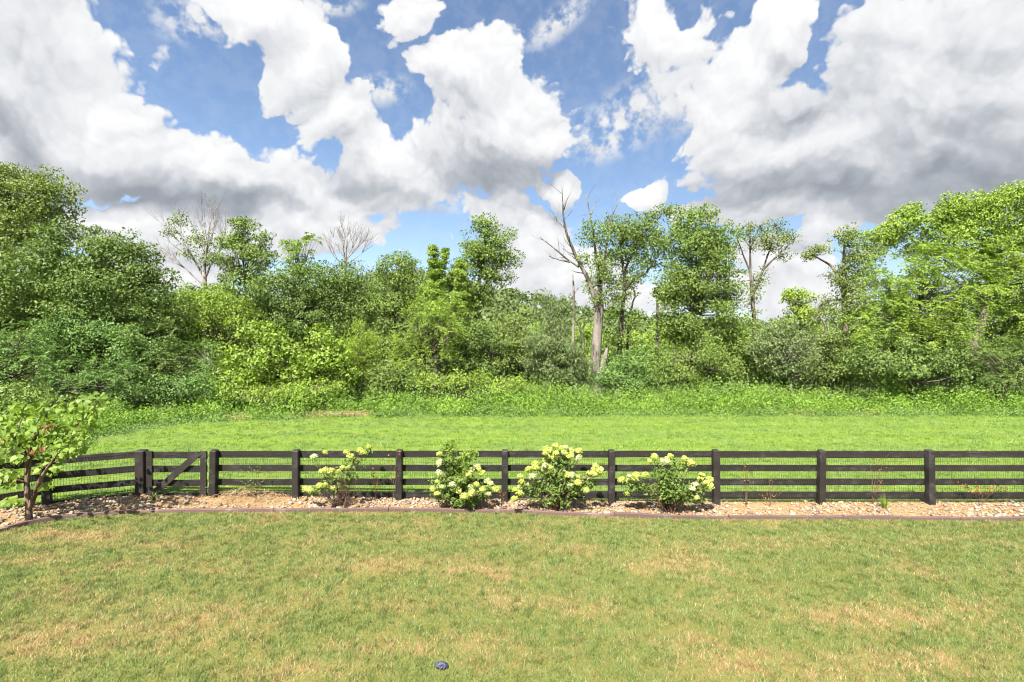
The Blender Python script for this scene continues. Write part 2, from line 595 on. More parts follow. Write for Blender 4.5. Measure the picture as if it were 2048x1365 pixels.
def grass_mat(name, blade, field=False):
    m, nb, out = new_mat(name)
    p = pos(nb)
    q = nb.vmath('MULTIPLY', p, (1, 1, 0))
    r = attr(nb) if blade else nb.noise(p, 60.0, 2.0, 0.7)
    if not field:
        f = lawn_fac(nb, p)
        green = nb.ramp(r, [(0.0, (0.058, 0.102, 0.022)), (0.5, (0.142, 0.212, 0.050)), (1.0, (0.305, 0.372, 0.155))])
        tint = nb.sstep(nb.noise(q, 1.7, 2.0), 0.35, 0.65)
        green = nb.mix(nb.math('MULTIPLY', tint, 0.35), green, nb.mix(0.5, green, (0.21, 0.19, 0.050)))
        tan = nb.ramp(r, [(0.0, (0.24, 0.155, 0.065)), (0.5, (0.40, 0.285, 0.135)), (1.0, (0.56, 0.46, 0.27))])
        if blade:      # dried blades stand between the green ones
            pick = nb.math('MULTIPLY_ADD', nb.math('FRACT', nb.math('MULTIPLY', r, 37.7)), 0.8, -0.4)
            f = nb.sstep(nb.math('ADD', f, pick), 0.32, 0.55)
        else:
            f = nb.math('MULTIPLY_ADD', f, 0.75, 0.22)
        c = nb.mix(f, green, tan)
    else:
        n1 = nb.noise(nb.vmath('MULTIPLY', q, (0.6, 1, 1)), 0.45, 4.0, 0.6)
        green = nb.ramp(r, [(0.0, (0.135, 0.215, 0.030)), (0.5, (0.205, 0.320, 0.045)), (1.0, (0.310, 0.430, 0.100))])
        c = nb.mix(nb.math('MULTIPLY', nb.sstep(n1, 0.40, 0.62), 0.55), green, (0.165, 0.255, 0.075))
        n3 = nb.noise(q, 2.6, 3.0, 0.65)
        c = nb.mix(nb.math('MULTIPLY', nb.sstep(n3, 0.45, 0.70), 0.55), c, (0.27, 0.37, 0.13))
        c = nb.mix(nb.math('MULTIPLY', nb.sstep(n3, 0.46, 0.30), 0.45), c, (0.10, 0.17, 0.03))
        n2 = nb.noise(q, 0.8, 4.0, 0.65)
        spf = nb.new('ShaderNodeSeparateXYZ')
        nb.put(spf.inputs[0], nb.vmath('ADD', q, nb.vmath('SCALE', nb.noise(q, 0.5, 2.0, 0.5, True), scale=0.8)))
        band = nb.math('SINE', nb.math('MULTIPLY', spf.outputs['Y'], 3.3))
        c = nb.mix(nb.sstep(band, -0.2, 0.9, 0.0, 0.28), c, (0.13, 0.225, 0.045))
        c = nb.mix(nb.math('MULTIPLY', nb.sstep(n2, 0.58, 0.76), 0.75), c, (0.33, 0.30, 0.095))
    if not blade:
        c = nb.mix(1.0, c, (0.58, 0.57, 0.47), 'MULTIPLY')
        principled(nb, out, c, 0.9, 0.1, nb.noise(p, 45.0, 4.0, 0.7), 0.7, 0.03)
        return m
    pr = principled(nb, out, c, 0.55, 0.25, link_out=False)
    tr = nb.new('ShaderNodeBsdfTranslucent')
    nb.put(tr.inputs['Color'], c)
    mx = nb.new('ShaderNodeMixShader')
    mx.inputs[0].default_value = 0.35
    nb.l.new(pr.outputs[0], mx.inputs[1])
    nb.l.new(tr.outputs[0], mx.inputs[2])
    nb.l.new(mx.outputs[0], out.inputs['Surface'])
    return m


M_LAWN, M_LAWNB = grass_mat('lawn_soil_and_thatch', False), grass_mat('lawn_blade', True)
M_FIELD, M_FIELDB = grass_mat('field_turf', False, True), grass_mat('field_blade', True, True)

m, nb, out = new_mat('woodland_floor')
p = pos(nb)
c = nb.mix(nb.sstep(nb.noise(p, 0.35, 4.0), 0.35, 0.65), (0.055, 0.075, 0.022), (0.12, 0.17, 0.035))
principled(nb, out, c, 0.95, 0.1, nb.noise(p, 6.0, 4.0), 0.6, 0.15)
M_FLOOR = m

m, nb, out = new_mat('bed_straw_and_soil')
p = pos(nb)
n = nb.noise(nb.vmath('MULTIPLY', p, (1, 2.5, 1)), 38.0, 5.0, 0.7)
c = nb.ramp(n, [(0.25, (0.10, 0.058, 0.028)), (0.5, (0.24, 0.15, 0.07)), (0.75, (0.38, 0.27, 0.145))])
c = nb.mix(nb.sstep(nb.noise(p, 1.6, 3.0), 0.48, 0.62), c, nb.mix(0.5, c, (0.20, 0.17, 0.12)))
principled(nb, out, c, 0.95, 0.1, n, 0.7, 0.02)
M_BED = m

# ------------------------------------------------------------------ ground, field, lawn, bed
def axis(*segs):
    out_ = []
    for a, b, st in segs:
        out_.append(np.arange(a, b, st))
    return np.concatenate(out_ + [[segs[-1][1]]])


def hill_z(X, Y):
    d = np.maximum(Y, 1.0)
    u = X / d * FOC + CX                                  # bearing, in photograph pixels
    ridge = 27.0 * np.exp(-((u - 800) / 330.0) ** 2) + 6.5 * np.exp(-((u - 1350) / 420.0) ** 2) + 16 * np.exp(-((u - 60) / 320.0) ** 2) + 9 * np.exp(-((u - 2150) / 200.0) ** 2)
    return ridge * sm(Y, 90, 205) * (Y < 1e9)


def grid(xs, ys, zf):
    X, Y = np.meshgrid(xs, ys)
    V = np.stack([X, Y, zf(X, Y)], -1).reshape(-1, 3)
    nx, ny = len(xs), len(ys)
    i = np.arange(ny - 1)[:, None] * nx + np.arange(nx - 1)[None, :]
    return V, np.stack([i, i + 1, i + nx + 1, i + nx], -1).reshape(-1, 4)


xs = axis((-3000, -400, 200), (-400, -60, 20), (-60, 60, 2), (60, 400, 20), (400, 3000, 200))
ys = axis((-400, -20, 40), (-20, 24, 1), (24, 90, 3), (90, 240, 10), (240, 600, 40), (600, 4000, 200))
V, F = grid(xs, ys, lambda X, Y: gz(X, Y) - 0.016 + hill_z(X, Y))
tag(link('ground', mesh_np('ground', V, F, smooth=True), M_FLOOR), 'open ground under the trees running out to the hills', 'ground', kind='structure')


def interp_poly(pts, X):
    pts = np.array(sorted([(p[0], p[1]) for p in pts]))
    return np.interp(X, pts[:, 0], pts[:, 1])


KERB_PX = [(-420, 1190), (-250, 1140), (-120, 1098), (0, 1064), (60, 1049), (130, 1037), (220, 1029), (330, 1025), (500, 1024), (700, 1023), (850, 1023),
           (920, 1025), (1050, 1026), (1130, 1031), (1250, 1034), (1350, 1037), (1500, 1038), (1700, 1038), (1900, 1040), (2048, 1041), (2300, 1043)]
KERB = np.array([G(*p) for p in KERB_PX])
EDGE_PX = [(-420, 1000), (-150, 935), (0, 908), (150, 890), (190, 874), (250, 860), (330, 848), (430, 840), (640, 833), (850, 831), (1400, 830), (1700, 830), (2048, 832), (2500, 834)]
EDGE = np.array([G(*p) for p in EDGE_PX])


def strip(name, x0, x1, nx, ylo, yhi, ny, dz, mat, label, cat):
    xs_ = np.linspace(x0, x1, nx)
    lo, hi = ylo(xs_), yhi(xs_)
    t = np.linspace(0, 1, ny)[:, None]
    Y = lo[None] * (1 - t) + hi[None] * t
    X = np.broadcast_to(xs_[None], Y.shape)
    V = np.stack([X, Y, gz(X, Y) + dz], -1).reshape(-1, 3)
    i = np.arange(ny - 1)[:, None] * nx + np.arange(nx - 1)[None, :]
    F = np.stack([i, i + 1, i + nx + 1, i + nx], -1).reshape(-1, 4)
    return tag(link(name, mesh_np(name, V, F, smooth=True), mat), label, cat, kind='structure')


def fence_y(X):
    # line of the fence: straight, then bending towards the house on the left
    return np.interp(X, [-14.0, -11.83, -10.10, -8.42, 40], [6.5, 8.70, 10.40, 11.05, 11.05])


kerb_y = lambda X: interp_poly(KERB, X)
edge_y = lambda X: interp_poly(EDGE, X)
strip('lawn', -16, 24, 81, lambda X: np.full_like(X, -4.0), lambda X: kerb_y(X), 40, 0.0, M_LAWN, 'sunburnt mown lawn in front of the fence', 'lawn')
bed = strip('stone_bed', -14, 24, 90, lambda X: kerb_y(X), lambda X: fence_y(X) + 0.22, 8, 0.006, M_BED, 'narrow bed of river stones and straw under the fence', 'stone bed')
strip('field', -24, 45, 140, lambda X: fence_y(X) + 0.1, lambda X: np.maximum(edge_y(X) + 2.0, fence_y(X) + 0.3), 20, -0.006, M_FIELD, 'bright green mown field behind the fence', 'field')


def blades(name, P, L, wd, lean, mat, label, cat, tone):
    n = len(P)
    a = rng.uniform(0, 2 * math.pi, n)
    d = np.stack([np.cos(a), np.sin(a), np.zeros(n)], 1)
    b = rng.uniform(0, 2 * math.pi, n)
    s = np.stack([np.cos(b), np.sin(b), np.zeros(n)], 1)
    ln = np.clip(rng.normal(lean, 0.28, n), 0.0, 1.3)[:, None]
    V = np.empty((n, 3, 3))
    V[:, 0] = P - s * wd[:, None] * 0.5
    V[:, 1] = P + s * wd[:, None] * 0.5
    V[:, 2] = P + (d * np.sin(ln) + np.array([0, 0, 1.0]) * np.cos(ln)) * L[:, None]
    me = mesh_np(name, V.reshape(-1, 3), np.arange(3 * n).reshape(n, 3), {'rnd': np.repeat(tone, 3)})
    return tag(link(name, me, mat), label, cat, kind='stuff')


def scatter(n, y0, y1, margin, lo, hi, power=1.0):
    Y = (y0 ** power + (y1 ** power - y0 ** power) * rng.uniform(size=n)) ** (1 / power)
    X = rng.uniform(-1, 1, n) * (Y * 1.06 + margin)
    k = (Y > lo(X)) & (Y < hi(X))
    return X[k], Y[k]


def tufted(X, Y, share, r):
    """gather part of the blades into tufts"""
    n_ = len(X)
    k_ = rng.uniform(size=n_) < share
    nt = max(1, int(k_.sum() / 26))
    c_ = rng.integers(0, n_, nt)
    w_ = rng.integers(0, nt, k_.sum())
    X, Y = X.copy(), Y.copy()
    X[k_] = X[c_[w_]] + rng.normal(0, r, k_.sum())
    Y[k_] = Y[c_[w_]] + rng.normal(0, r, k_.sum())
    tone = rng.uniform(size=n_)
    tone[k_] = np.clip(rng.uniform(size=nt)[w_] * 0.6 + tone[k_] * 0.5 - 0.05, 0, 1)
    return X, Y, k_, tone


X, Y = scatter(560000, 3.9, 10.6, 3.0, lambda X: np.full_like(X, 3.9), lambda X: kerb_y(X) - 0.05, 1.35)
X, Y, k, tone = tufted(X, Y, 0.45, 0.035)
k2 = Y < kerb_y(X) - 0.04
X, Y, k, tone = X[k2], Y[k2], k[k2], tone[k2]
P = np.stack([X, Y, gz(X, Y) - 0.004], 1)
blades('lawn_grass', P, rng.uniform(0.022, 0.060, len(P)) * np.where(k, 1.45, 1.0), 0.0045 + 0.0007 * Y * rng.uniform(0.6, 1.2, len(P)), 0.60, M_LAWNB, 'short patchy green and straw-coloured lawn grass', 'grass', tone)
X, Y = scatter(310000, 9.0, 27.0, 2.0, lambda X: fence_y(X) + 0.25, lambda X: edge_y(X) + 1.2, 1.3)
X, Y, k, tone = tufted(X, Y, 0.55, 0.07)
k2 = Y > fence_y(X) + 0.22
X, Y, k, tone = X[k2], Y[k2], k[k2], tone[k2]
P = np.stack([X, Y, gz(X, Y) - 0.012], 1)
blades('field_grass', P, rng.uniform(0.03, 0.085, len(P)) * np.where(k, 1.5, 1.0), 0.006 + 0.0009 * Y * rng.uniform(0.6, 1.3, len(P)), 0.62, M_FIELDB, 'short bright green grass of the field', 'grass', tone)

# ------------------------------------------------------------------ lawn edging
edging = empty('lawn_edging', KERB[10], 'low brown edging strip curving along the lawn side of the stones', 'edging')
seg = np.concatenate([[0], np.cumsum(np.linalg.norm(np.diff(KERB[:, :2], axis=0), axis=1))])
tt = np.arange(0, seg[-1], 0.10)
KX, KY = np.interp(tt, seg, KERB[:, 0]), np.interp(tt, seg, KERB[:, 1])
for s0 in range(0, len(tt) - 3, 24):
    sl = slice(s0, min(s0 + 25, len(tt)))
    x, y = KX[sl].copy(), KY[sl].copy()
    if len(x) < 3:
        break
    tx, ty = np.gradient(x), np.gradient(y)
    nn = np.hypot(tx, ty)
    tx, ty = tx / nn, ty / nn
    x[0] += tx[0] * 0.007
    y[0] += ty[0] * 0.007
    x[-1] -= tx[-1] * 0.007
    y[-1] -= ty[-1] * 0.007
    z = gz(x, y)
    tilt = rng.normal(0, 0.008) * np.linspace(-1, 1, len(x)) + 0.006 * np.sin(np.arange(len(x)) * 0.5 + s0)
    prof = [(-0.035, -0.03), (-0.035, 0.062), (-0.027, 0.070), (0.027, 0.070), (0.035, 0.062), (0.035, -0.03)]
    V = []
    for (o_, h_) in prof:
        V.append(np.stack([x - ty * o_, y + tx * o_, z + h_ + (tilt if h_ > 0 else 0)], 1))
    V = np.stack(V, 1)
    n, k = V.shape[:2]
    i = np.arange(n - 1)[:, None] * k
    j = np.arange(k - 1)[None]
    Q = np.stack([i + j, i + j + 1, i + k + j + 1, i + k + j], -1).reshape(-1, 4)
    caps = np.array([[0, 1, 2, 3], [0, 3, 4, 5], [(n - 1) * k + q for q in (3, 2, 1, 0)], [(n - 1) * k + q for q in (5, 4, 3, 0)]])
    o = link('edging_board', mesh_np('edging_board', V.reshape(-1, 3) - KERB[10], [Q, caps]), M_EDGE, edging)

# ------------------------------------------------------------------ stones of the bed
def stone_mesh(seed):
    r = np.random.default_rng(seed)
    import bmesh
    bm = bmesh.new()
    bmesh.ops.create_icosphere(bm, subdivisions=1, radius=1.0)
    V = np.array([v.co for v in bm.verts])
    F = np.array([[v.index for v in f.verts] for f in bm.faces])
    bm.free()
    V = V * (1 + r.uniform(-0.22, 0.22, (len(V), 1)))
    V *= np.array([1.0, r.uniform(0.6, 0.9), r.uniform(0.45, 0.7)])
    return V, F


STV = [stone_mesh(100 + i) for i in range(8)]
smesh = []
for i in range(8):
    for j in range(6):
        me = mesh_np('stone', *STV[i], smooth=True)
        me.materials.append(M_STONES[j])
        smesh.append(me)
n = 7500
sx = np.where(rng.uniform(size=n) < 0.16, rng.uniform(-13.2, -8.5, n), rng.uniform(-13.2, 13.0, n))
ty = rng.uniform(0, 1, n)
sy = kerb_y(sx) + 0.07 + ty * (fence_y(sx) + 0.10 - kerb_y(sx) - 0.07)


def straw_amount(px):
    return np.interp(px, [0, 300, 380, 430, 560, 620, 760, 900, 1430, 1500, 1580, 1640, 1760, 1830, 1880, 2100], [0.1, .2, .5, 1, 1, .4, .2, .25, .35, .75, .8, .45, .45, .85, .45, .3])


spx = sx / sy * FOC + CX
keep = rng.uniform(size=n) > straw_amount(spx) * (0.65 + 0.5 * ty)
sx, sy, spx = sx[keep], sy[keep], spx[keep]
sr = np.clip(rng.lognormal(math.log(0.031), 0.38, len(sx)), 0.018, 0.075)
inview = (spx > -10) & (spx < 2060)
order = np.argsort(-(sr / sy) * inview)
R3 = lambda a: np.array([[math.cos(a), -math.sin(a), 0], [math.sin(a), math.cos(a), 0], [0, 0, 1]])
rest_ = Geo()
for q, i in enumerate(order):
    z = float(gz(sx[i], sy[i])) + sr[i] * 0.30 + rng.uniform(0, 0.02)
    a = rng.uniform(0, 6.28)
    if q < 300:
        o = link('stone', smesh[rng.integers(len(smesh))], None, bed, (sx[i], sy[i], z))
        o.rotation_euler = (rng.normal(0, 0.2), rng.normal(0, 0.2), a)
        o.scale = (sr[i],) * 3
    else:
        V, F = STV[rng.integers(8)]
        rest_.add((V * sr[i]) @ R3(a).T + np.array([sx[i], sy[i], z]), T=F, a=rng.uniform())
o = link('small_stones', rest_.mesh('small_stones', True), M_STONEMIX, bed)
o['kind'] = 'stuff'

# dry grass and straw lying between the stones, heaped left of the middle
n = 13000
x = rng.uniform(-13, 13, n)
t = rng.uniform(0, 1, n)
y = kerb_y(x) + 0.05 + t * (fence_y(x) + 0.15 - kerb_y(x))
ppx = x / y * FOC + CX
sa = straw_amount(ppx)
k = rng.uniform(size=n) < 0.15 + sa
x, y, sa, t, ppx = x[k], y[k], sa[k], t[k], ppx[k]
heap = np.exp(-((ppx - 500) / 70.0) ** 2) * np.clip(t * 1.4, 0, 1) * 0.22
P = np.stack([x, y, gz(x, y) + 0.012 + heap * rng.uniform(0, 1, len(x))], 1)
d = rand_dirs(len(P))
d[:, 2] = np.abs(d[:, 2]) * 0.35
V, Q = leaf_quads(P + d * 0.05, rand_dirs(len(P)) * 0.3 + np.array([0, -0.4, 1]), rng.uniform(0.10, 0.28, len(P)), rng.uniform(0.004, 0.010, len(P)), 0.0, tip=unit(d))
o = tag(link('dry_straw', mesh_np('dry_straw', V, Q, {'rnd': np.repeat(rng.uniform(size=len(P)), 4)}), M_STRAW), 'dry tan straw strewn between the river stones', 'straw', kind='stuff')
#@@GROUND_END

# ------------------------------------------------------------------ fence and gate
RAIL_PX = [(902, 915), (930, 942.5), (957.5, 970), (984, 996.5)]
RY = 11.18
RAIL_Z = [(CAMZ - (b - CY) / FOC * RY, CAMZ - (a - CY) / FOC * RY) for a, b in RAIL_PX]     # (bottom, top)
PTOP = 1.245


def board(P0, P1, z0, z1, th, side, org, seed, nseg=8, rnd=0.5):
    """sawn board from P0 to P1 (plan points), its edges a little uneven"""
    r = np.random.default_rng(seed)
    P0, P1 = np.array(P0), np.array(P1)
    d = unit((P1 - P0)[None])[0]
    nrm = np.array([d[1], -d[0]])           # towards the house for a fence running to the right
    t = np.linspace(0, 1, nseg + 1)
    wob = np.cumsum(r.normal(0, 0.0022, nseg + 1))
    wob -= np.linspace(wob[0], wob[-1], nseg + 1)
    bow = r.normal(0, 0.004) * np.sin(t * math.pi)
    V = []
    for (o_, h_) in ((th / 2, 0), (th / 2, 1), (-th / 2, 1), (-th / 2, 0)):
        p = P0[None] + (P1 - P0)[None] * t[:, None] + nrm[None] * (o_ + bow)[:, None]
        z = (z1 if h_ else z0) + wob
        V.append(np.stack([p[:, 0], p[:, 1], z], 1))
    V = np.stack(V, 1)
    n = nseg + 1
    i = np.arange(nseg)[:, None] * 4
    j = np.arange(4)[None]
    Q = np.stack([i + j, i + (j + 1) % 4, i + 4 + (j + 1) % 4, i + 4 + j], -1).reshape(-1, 4)
    Q = np.concatenate([Q, [[3, 2, 1, 0]], [[n * 4 - 4, n * 4 - 3, n * 4 - 2, n * 4 - 1]]])
    return mesh_np('rail', V.reshape(-1, 3) - org, Q, {'rnd': np.full(n * 4, rnd)})


def post_mesh(w, d, z0, z1, seed, rnd):
    r = np.random.default_rng(seed)
    c = 0.012
    g = Geo()
    pts = [(-w / 2 + c, -d / 2), (w / 2 - c, -d / 2), (w / 2, -d / 2 + c), (w / 2, d / 2 - c), (w / 2 - c, d / 2), (-w / 2 + c, d / 2), (-w / 2, d / 2 - c), (-w / 2, -d / 2 + c)]
    zs = [z0, z0 + (z1 - z0) * 0.5, z1 - 0.02, z1]
    V = []
    for q, z in enumerate(zs):
        s = 0.86 if q == 3 else 1.0
        V += [(x * s + r.normal(0, 0.001), y * s, z + (0.012 * (y / d) if q == 3 else 0)) for x, y in pts]
    Q = [(a * 8 + b, a * 8 + (b + 1) % 8, a * 8 + 8 + (b + 1) % 8, a * 8 + 8 + b) for a in range(3) for b in range(8)]
    g.add(V, Q + [(24, 25, 26, 31), (26, 27, 30, 31), (27, 28, 29, 30)], a=rnd)
    return g.mesh('post')


def wire_mesh(P0, P1, z0, z1, org, seed):
    """welded wire netting: upright wires every 5 cm, cross wires every 10 cm, its top edge sagging a little"""
    r = np.random.default_rng(seed)
    P0, P1 = np.array(P0), np.array(P1)
    L = np.linalg.norm(P1 - P0)
    d = (P1 - P0) / L
    g = Geo()
    hw = 0.0023
    nv = int(L / 0.0508)
    xs_ = (np.arange(nv) + 0.5) / nv * L
    sag = lambda s: 0.012 * np.sin(s * 5.1 + seed) + 0.010 * np.sin(s * 11.3 + 2 * seed)
    nrm = np.array([d[1], -d[0]])

    def wire(a, b):
        # square wire between two points (s, z)
        for pa, pb in zip(a, b):
            A = np.array([*(P0 + d * pa[0]), pa[1]])
            B = np.array([*(P0 + d * pb[0]), pb[1]])
            if abs(pa[0] - pb[0]) < 1e-4:
                o1, o2 = np.array([d[0], d[1], 0]) * hw, np.array([nrm[0], nrm[1], 0]) * hw
            else:
                o1, o2 = np.array([0, 0, 1.0]) * hw, np.array([nrm[0], nrm[1], 0]) * hw
            V = [A - o1 + o2, A + o1 + o2, A - o2, B - o1 + o2, B + o1 + o2, B - o2]
            g.add(V, [(0, 1, 4, 3), (1, 2, 5, 4), (2, 0, 3, 5)])
    wire([(s, z0) for s in xs_], [(s, z1 + float(sag(s))) for s in xs_])
    zs = np.arange(z0 + 0.02, z1, 0.1016)
    for z in zs:
        ss = np.linspace(0, L, 7)
        fz = (z - z0) / (z1 - z0)
        zz = z + sag(ss) * fz
        wire(list(zip(ss[:-1], zz[:-1])), list(zip(ss[1:], zz[1:])))
    return mesh_np('wire_mesh', np.concatenate(g.V) - org, np.concatenate(g.Q))


POSTS_PX = [423, 590, 797, 1009, 1224, 1435, 1646, 1866, 2086, 2306]
PW, PD = 0.145, 0.15
PY = 11.07
posts = [np.array([(p - CX) / FOC * 11.0, PY]) for p in POSTS_PX]
org = np.array([posts[3][0], PY, 0.0])
fence = empty('board_fence', org, 'black four-board fence with wire netting along the stone bed', 'fence')
gate_l = np.array([(276 - CX) / FOC * 10.95, PY])
corner = np.array([-10.02, 10.42])
left_end = corner + 2.44 * unit(np.array([[-0.72, -0.70]]))[0]
left_end2 = left_end + 2.44 * unit(np.array([[-0.72, -0.70]]))[0]


def add_post(p, w=PW, d=PD, rot=0.0, top=PTOP, seed=0):
    o = link('post', post_mesh(w, d, -0.3, top, seed, rng.uniform(0.3, 1.0)), M_FENCE, fence)
    o.location = (p[0] - org[0], p[1] - org[1], 0)
    o.rotation_euler = (rng.normal(0, 0.006), rng.normal(0, 0.008), rot)


for i, p in enumerate(posts):
    add_post(p, seed=i)
add_post(gate_l, 0.20, 0.19, seed=20)
add_post(corner, 0.15, 0.15, math.radians(30), seed=21)
add_post(left_end, 0.15, 0.15, math.radians(45), seed=22)
add_post(left_end2, 0.15, 0.15, math.radians(45), seed=23)


def bay(A, B, back, seed):
    """four boards and one panel of netting between two posts; the boards sit on the field side"""
    d = unit((B - A)[None])[0]
    n = np.array([-d[1], d[0]])              # to the field
    A1, B1 = A + n * back + d * 0.002, B + n * back - d * 0.002
    for q, (z0, z1) in enumerate(RAIL_Z):
        link('rail', board(A1, B1, z0 + rng.normal(0, 0.004), z1 + rng.normal(0, 0.004), 0.028, 1, org, seed * 10 + q, rnd=rng.uniform(0, 0.9)), M_FENCE, fence)
    Aw, Bw = A + n * (back - 0.020) + d * 0.01, B + n * (back - 0.020) - d * 0.01
    zb = float(gz(*A)) + 0.02
    o = link('wire_mesh', wire_mesh(Aw, Bw, zb, RAIL_Z[0][1] - 0.03, org, seed), M_WIRE, fence)


for i in range(len(posts) - 1):
    bay(posts[i], posts[i + 1], 0.092, 30 + i)
bay(corner, gate_l, 0.115, 50)
bay(left_end, corner, 0.10, 51)
bay(left_end2, left_end, 0.10, 52)

gx0, gx1 = (287 - CX) / FOC * 11.05, (414 - CX) / FOC * 11.05
gorg = np.array([0.5 * (gx0 + gx1), 11.10, 0.10])
gate = empty('board_gate', gorg, 'black wooden gate with one diagonal brace, left of the fence run', 'gate')
for (a, b, sd) in ((gx0 + 0.012, gx0 + 0.20, 1), (gx1 - 0.15, gx1 - 0.012, 2)):
    g = Geo()
    g.box((a, 11.035, 0.20), (b, 11.068, RAIL_Z[0][1] + 0.02), a=0.8)
    link('stile', mesh_np('stile', np.concatenate(g.V) - gorg, np.concatenate(g.Q), {'rnd': np.full(8, 0.75)}), M_FENCE, gate)
for q, (z0, z1) in enumerate(RAIL_Z):
    link('rail', board((gx0 + 0.02, 11.09), (gx1 - 0.02, 11.09), z0, z1, 0.03, 1, gorg, 70 + q, rnd=0.35), M_FENCE, gate)
link('wire_mesh', wire_mesh((gx0 + 0.03, 11.071), (gx1 - 0.03, 11.071), 0.2, RAIL_Z[0][1] - 0.03, gorg, 9), M_WIRE, gate)
a, b = np.array([gx0 + 0.24, 0.26]), np.array([gx1 - 0.19, RAIL_Z[0][1] - 0.03])
d = unit((b - a)[None])[0]
nn = np.array([-d[1], d[0]]) * 0.072
g = Geo()
pts = [a - nn, b - nn + d * 0.02, b + nn - d * 0.03, a + nn]
g.add([(p[0], 11.022, p[1]) for p in pts] + [(p[0], 11.0505, p[1]) for p in pts], [(0, 1, 2, 3), (7, 6, 5, 4), (0, 4, 5, 1), (1, 5, 6, 2), (2, 6, 7, 3), (3, 7, 4, 0)], a=0.9)
link('brace', mesh_np('brace', np.concatenate(g.V) - gorg, np.concatenate(g.Q), {'rnd': np.full(8, 1.0)}), M_FENCE, gate)
for z in (0.40, 1.0):
    g = Geo()
    g.tube([(gx1 - 0.03, 11.03, z), (gx1 + 0.05, 11.02, z)], [0.012, 0.010], 6)
    link('hinge', mesh_np('hinge', np.concatenate(g.V) - gorg, [np.concatenate(g.Q), np.concatenate(g.T)]), M_WIRE, gate)


# ------------------------------------------------------------------ branch growth
def grow(g, p, d, L, r, depth, spread=0.6, up=0.25, kids=3, nseg=4, ends=None, wob=0.12, k=6, shrink=0.62, rr=None):
    rr = rr or rng
    P = [np.array(p, float)]
    d = d / np.linalg.norm(d)
    for i in range(nseg):
        d = d + rr.normal(0, wob, 3) + np.array([0, 0, up * 0.12])
        d = d / np.linalg.norm(d)
        P.append(P[-1] + d * L / nseg)
    rt = r * (0.60 if depth else 0.25)
    g.tube(P, np.linspace(r, rt, nseg + 1), max(3, k), a=rr.uniform())
    if depth == 0:
        if ends is not None:
            ends.append(P[-1])
        return
    for c in range(kids):
        j = nseg if c == 0 else rr.integers(max(1, nseg // 2), nseg + 1)
        a = rr.normal(size=3)
        a = a - d * np.dot(a, d)
        a = a / np.linalg.norm(a)
        s = spread * rr.uniform(0.5, 1.2) * (0.45 if c == 0 else 1.0)
        nd = d * math.cos(s) + a * math.sin(s) + np.array([0, 0, up * 0.3])
        grow(g, P[j], nd, L * shrink * rr.uniform(0.8, 1.2), rt * (0.95 if c == 0 else 0.72), depth - 1, spread, up, kids, max(2, nseg - 1), ends, wob, k - 1, shrink, rr)


def limb(g, pts, Y, k=8, dY=0.0, sub=4):
    """limb along photograph points (px, py, radius px), at distance Y running dY deeper by its end"""
    pts = np.array(pts, float)
    t = np.linspace(0, 1, len(pts))
    tt_ = np.linspace(0, 1, (len(pts) - 1) * sub + 1)
    px, py, pr = (np.interp(tt_, t, pts[:, q]) for q in range(3))
    w = np.cumsum(rng.normal(0, 0.35, len(tt_)))
    px = px + (w - np.linspace(w[0], w[-1], len(tt_))) * 1.0
    yy = Y + dY * tt_
    P = np.stack([W(a, b, c) for a, b, c in zip(px, py, yy)])
    g.tube(P, pr / FOC * yy, k, a=rng.uniform())
    return P


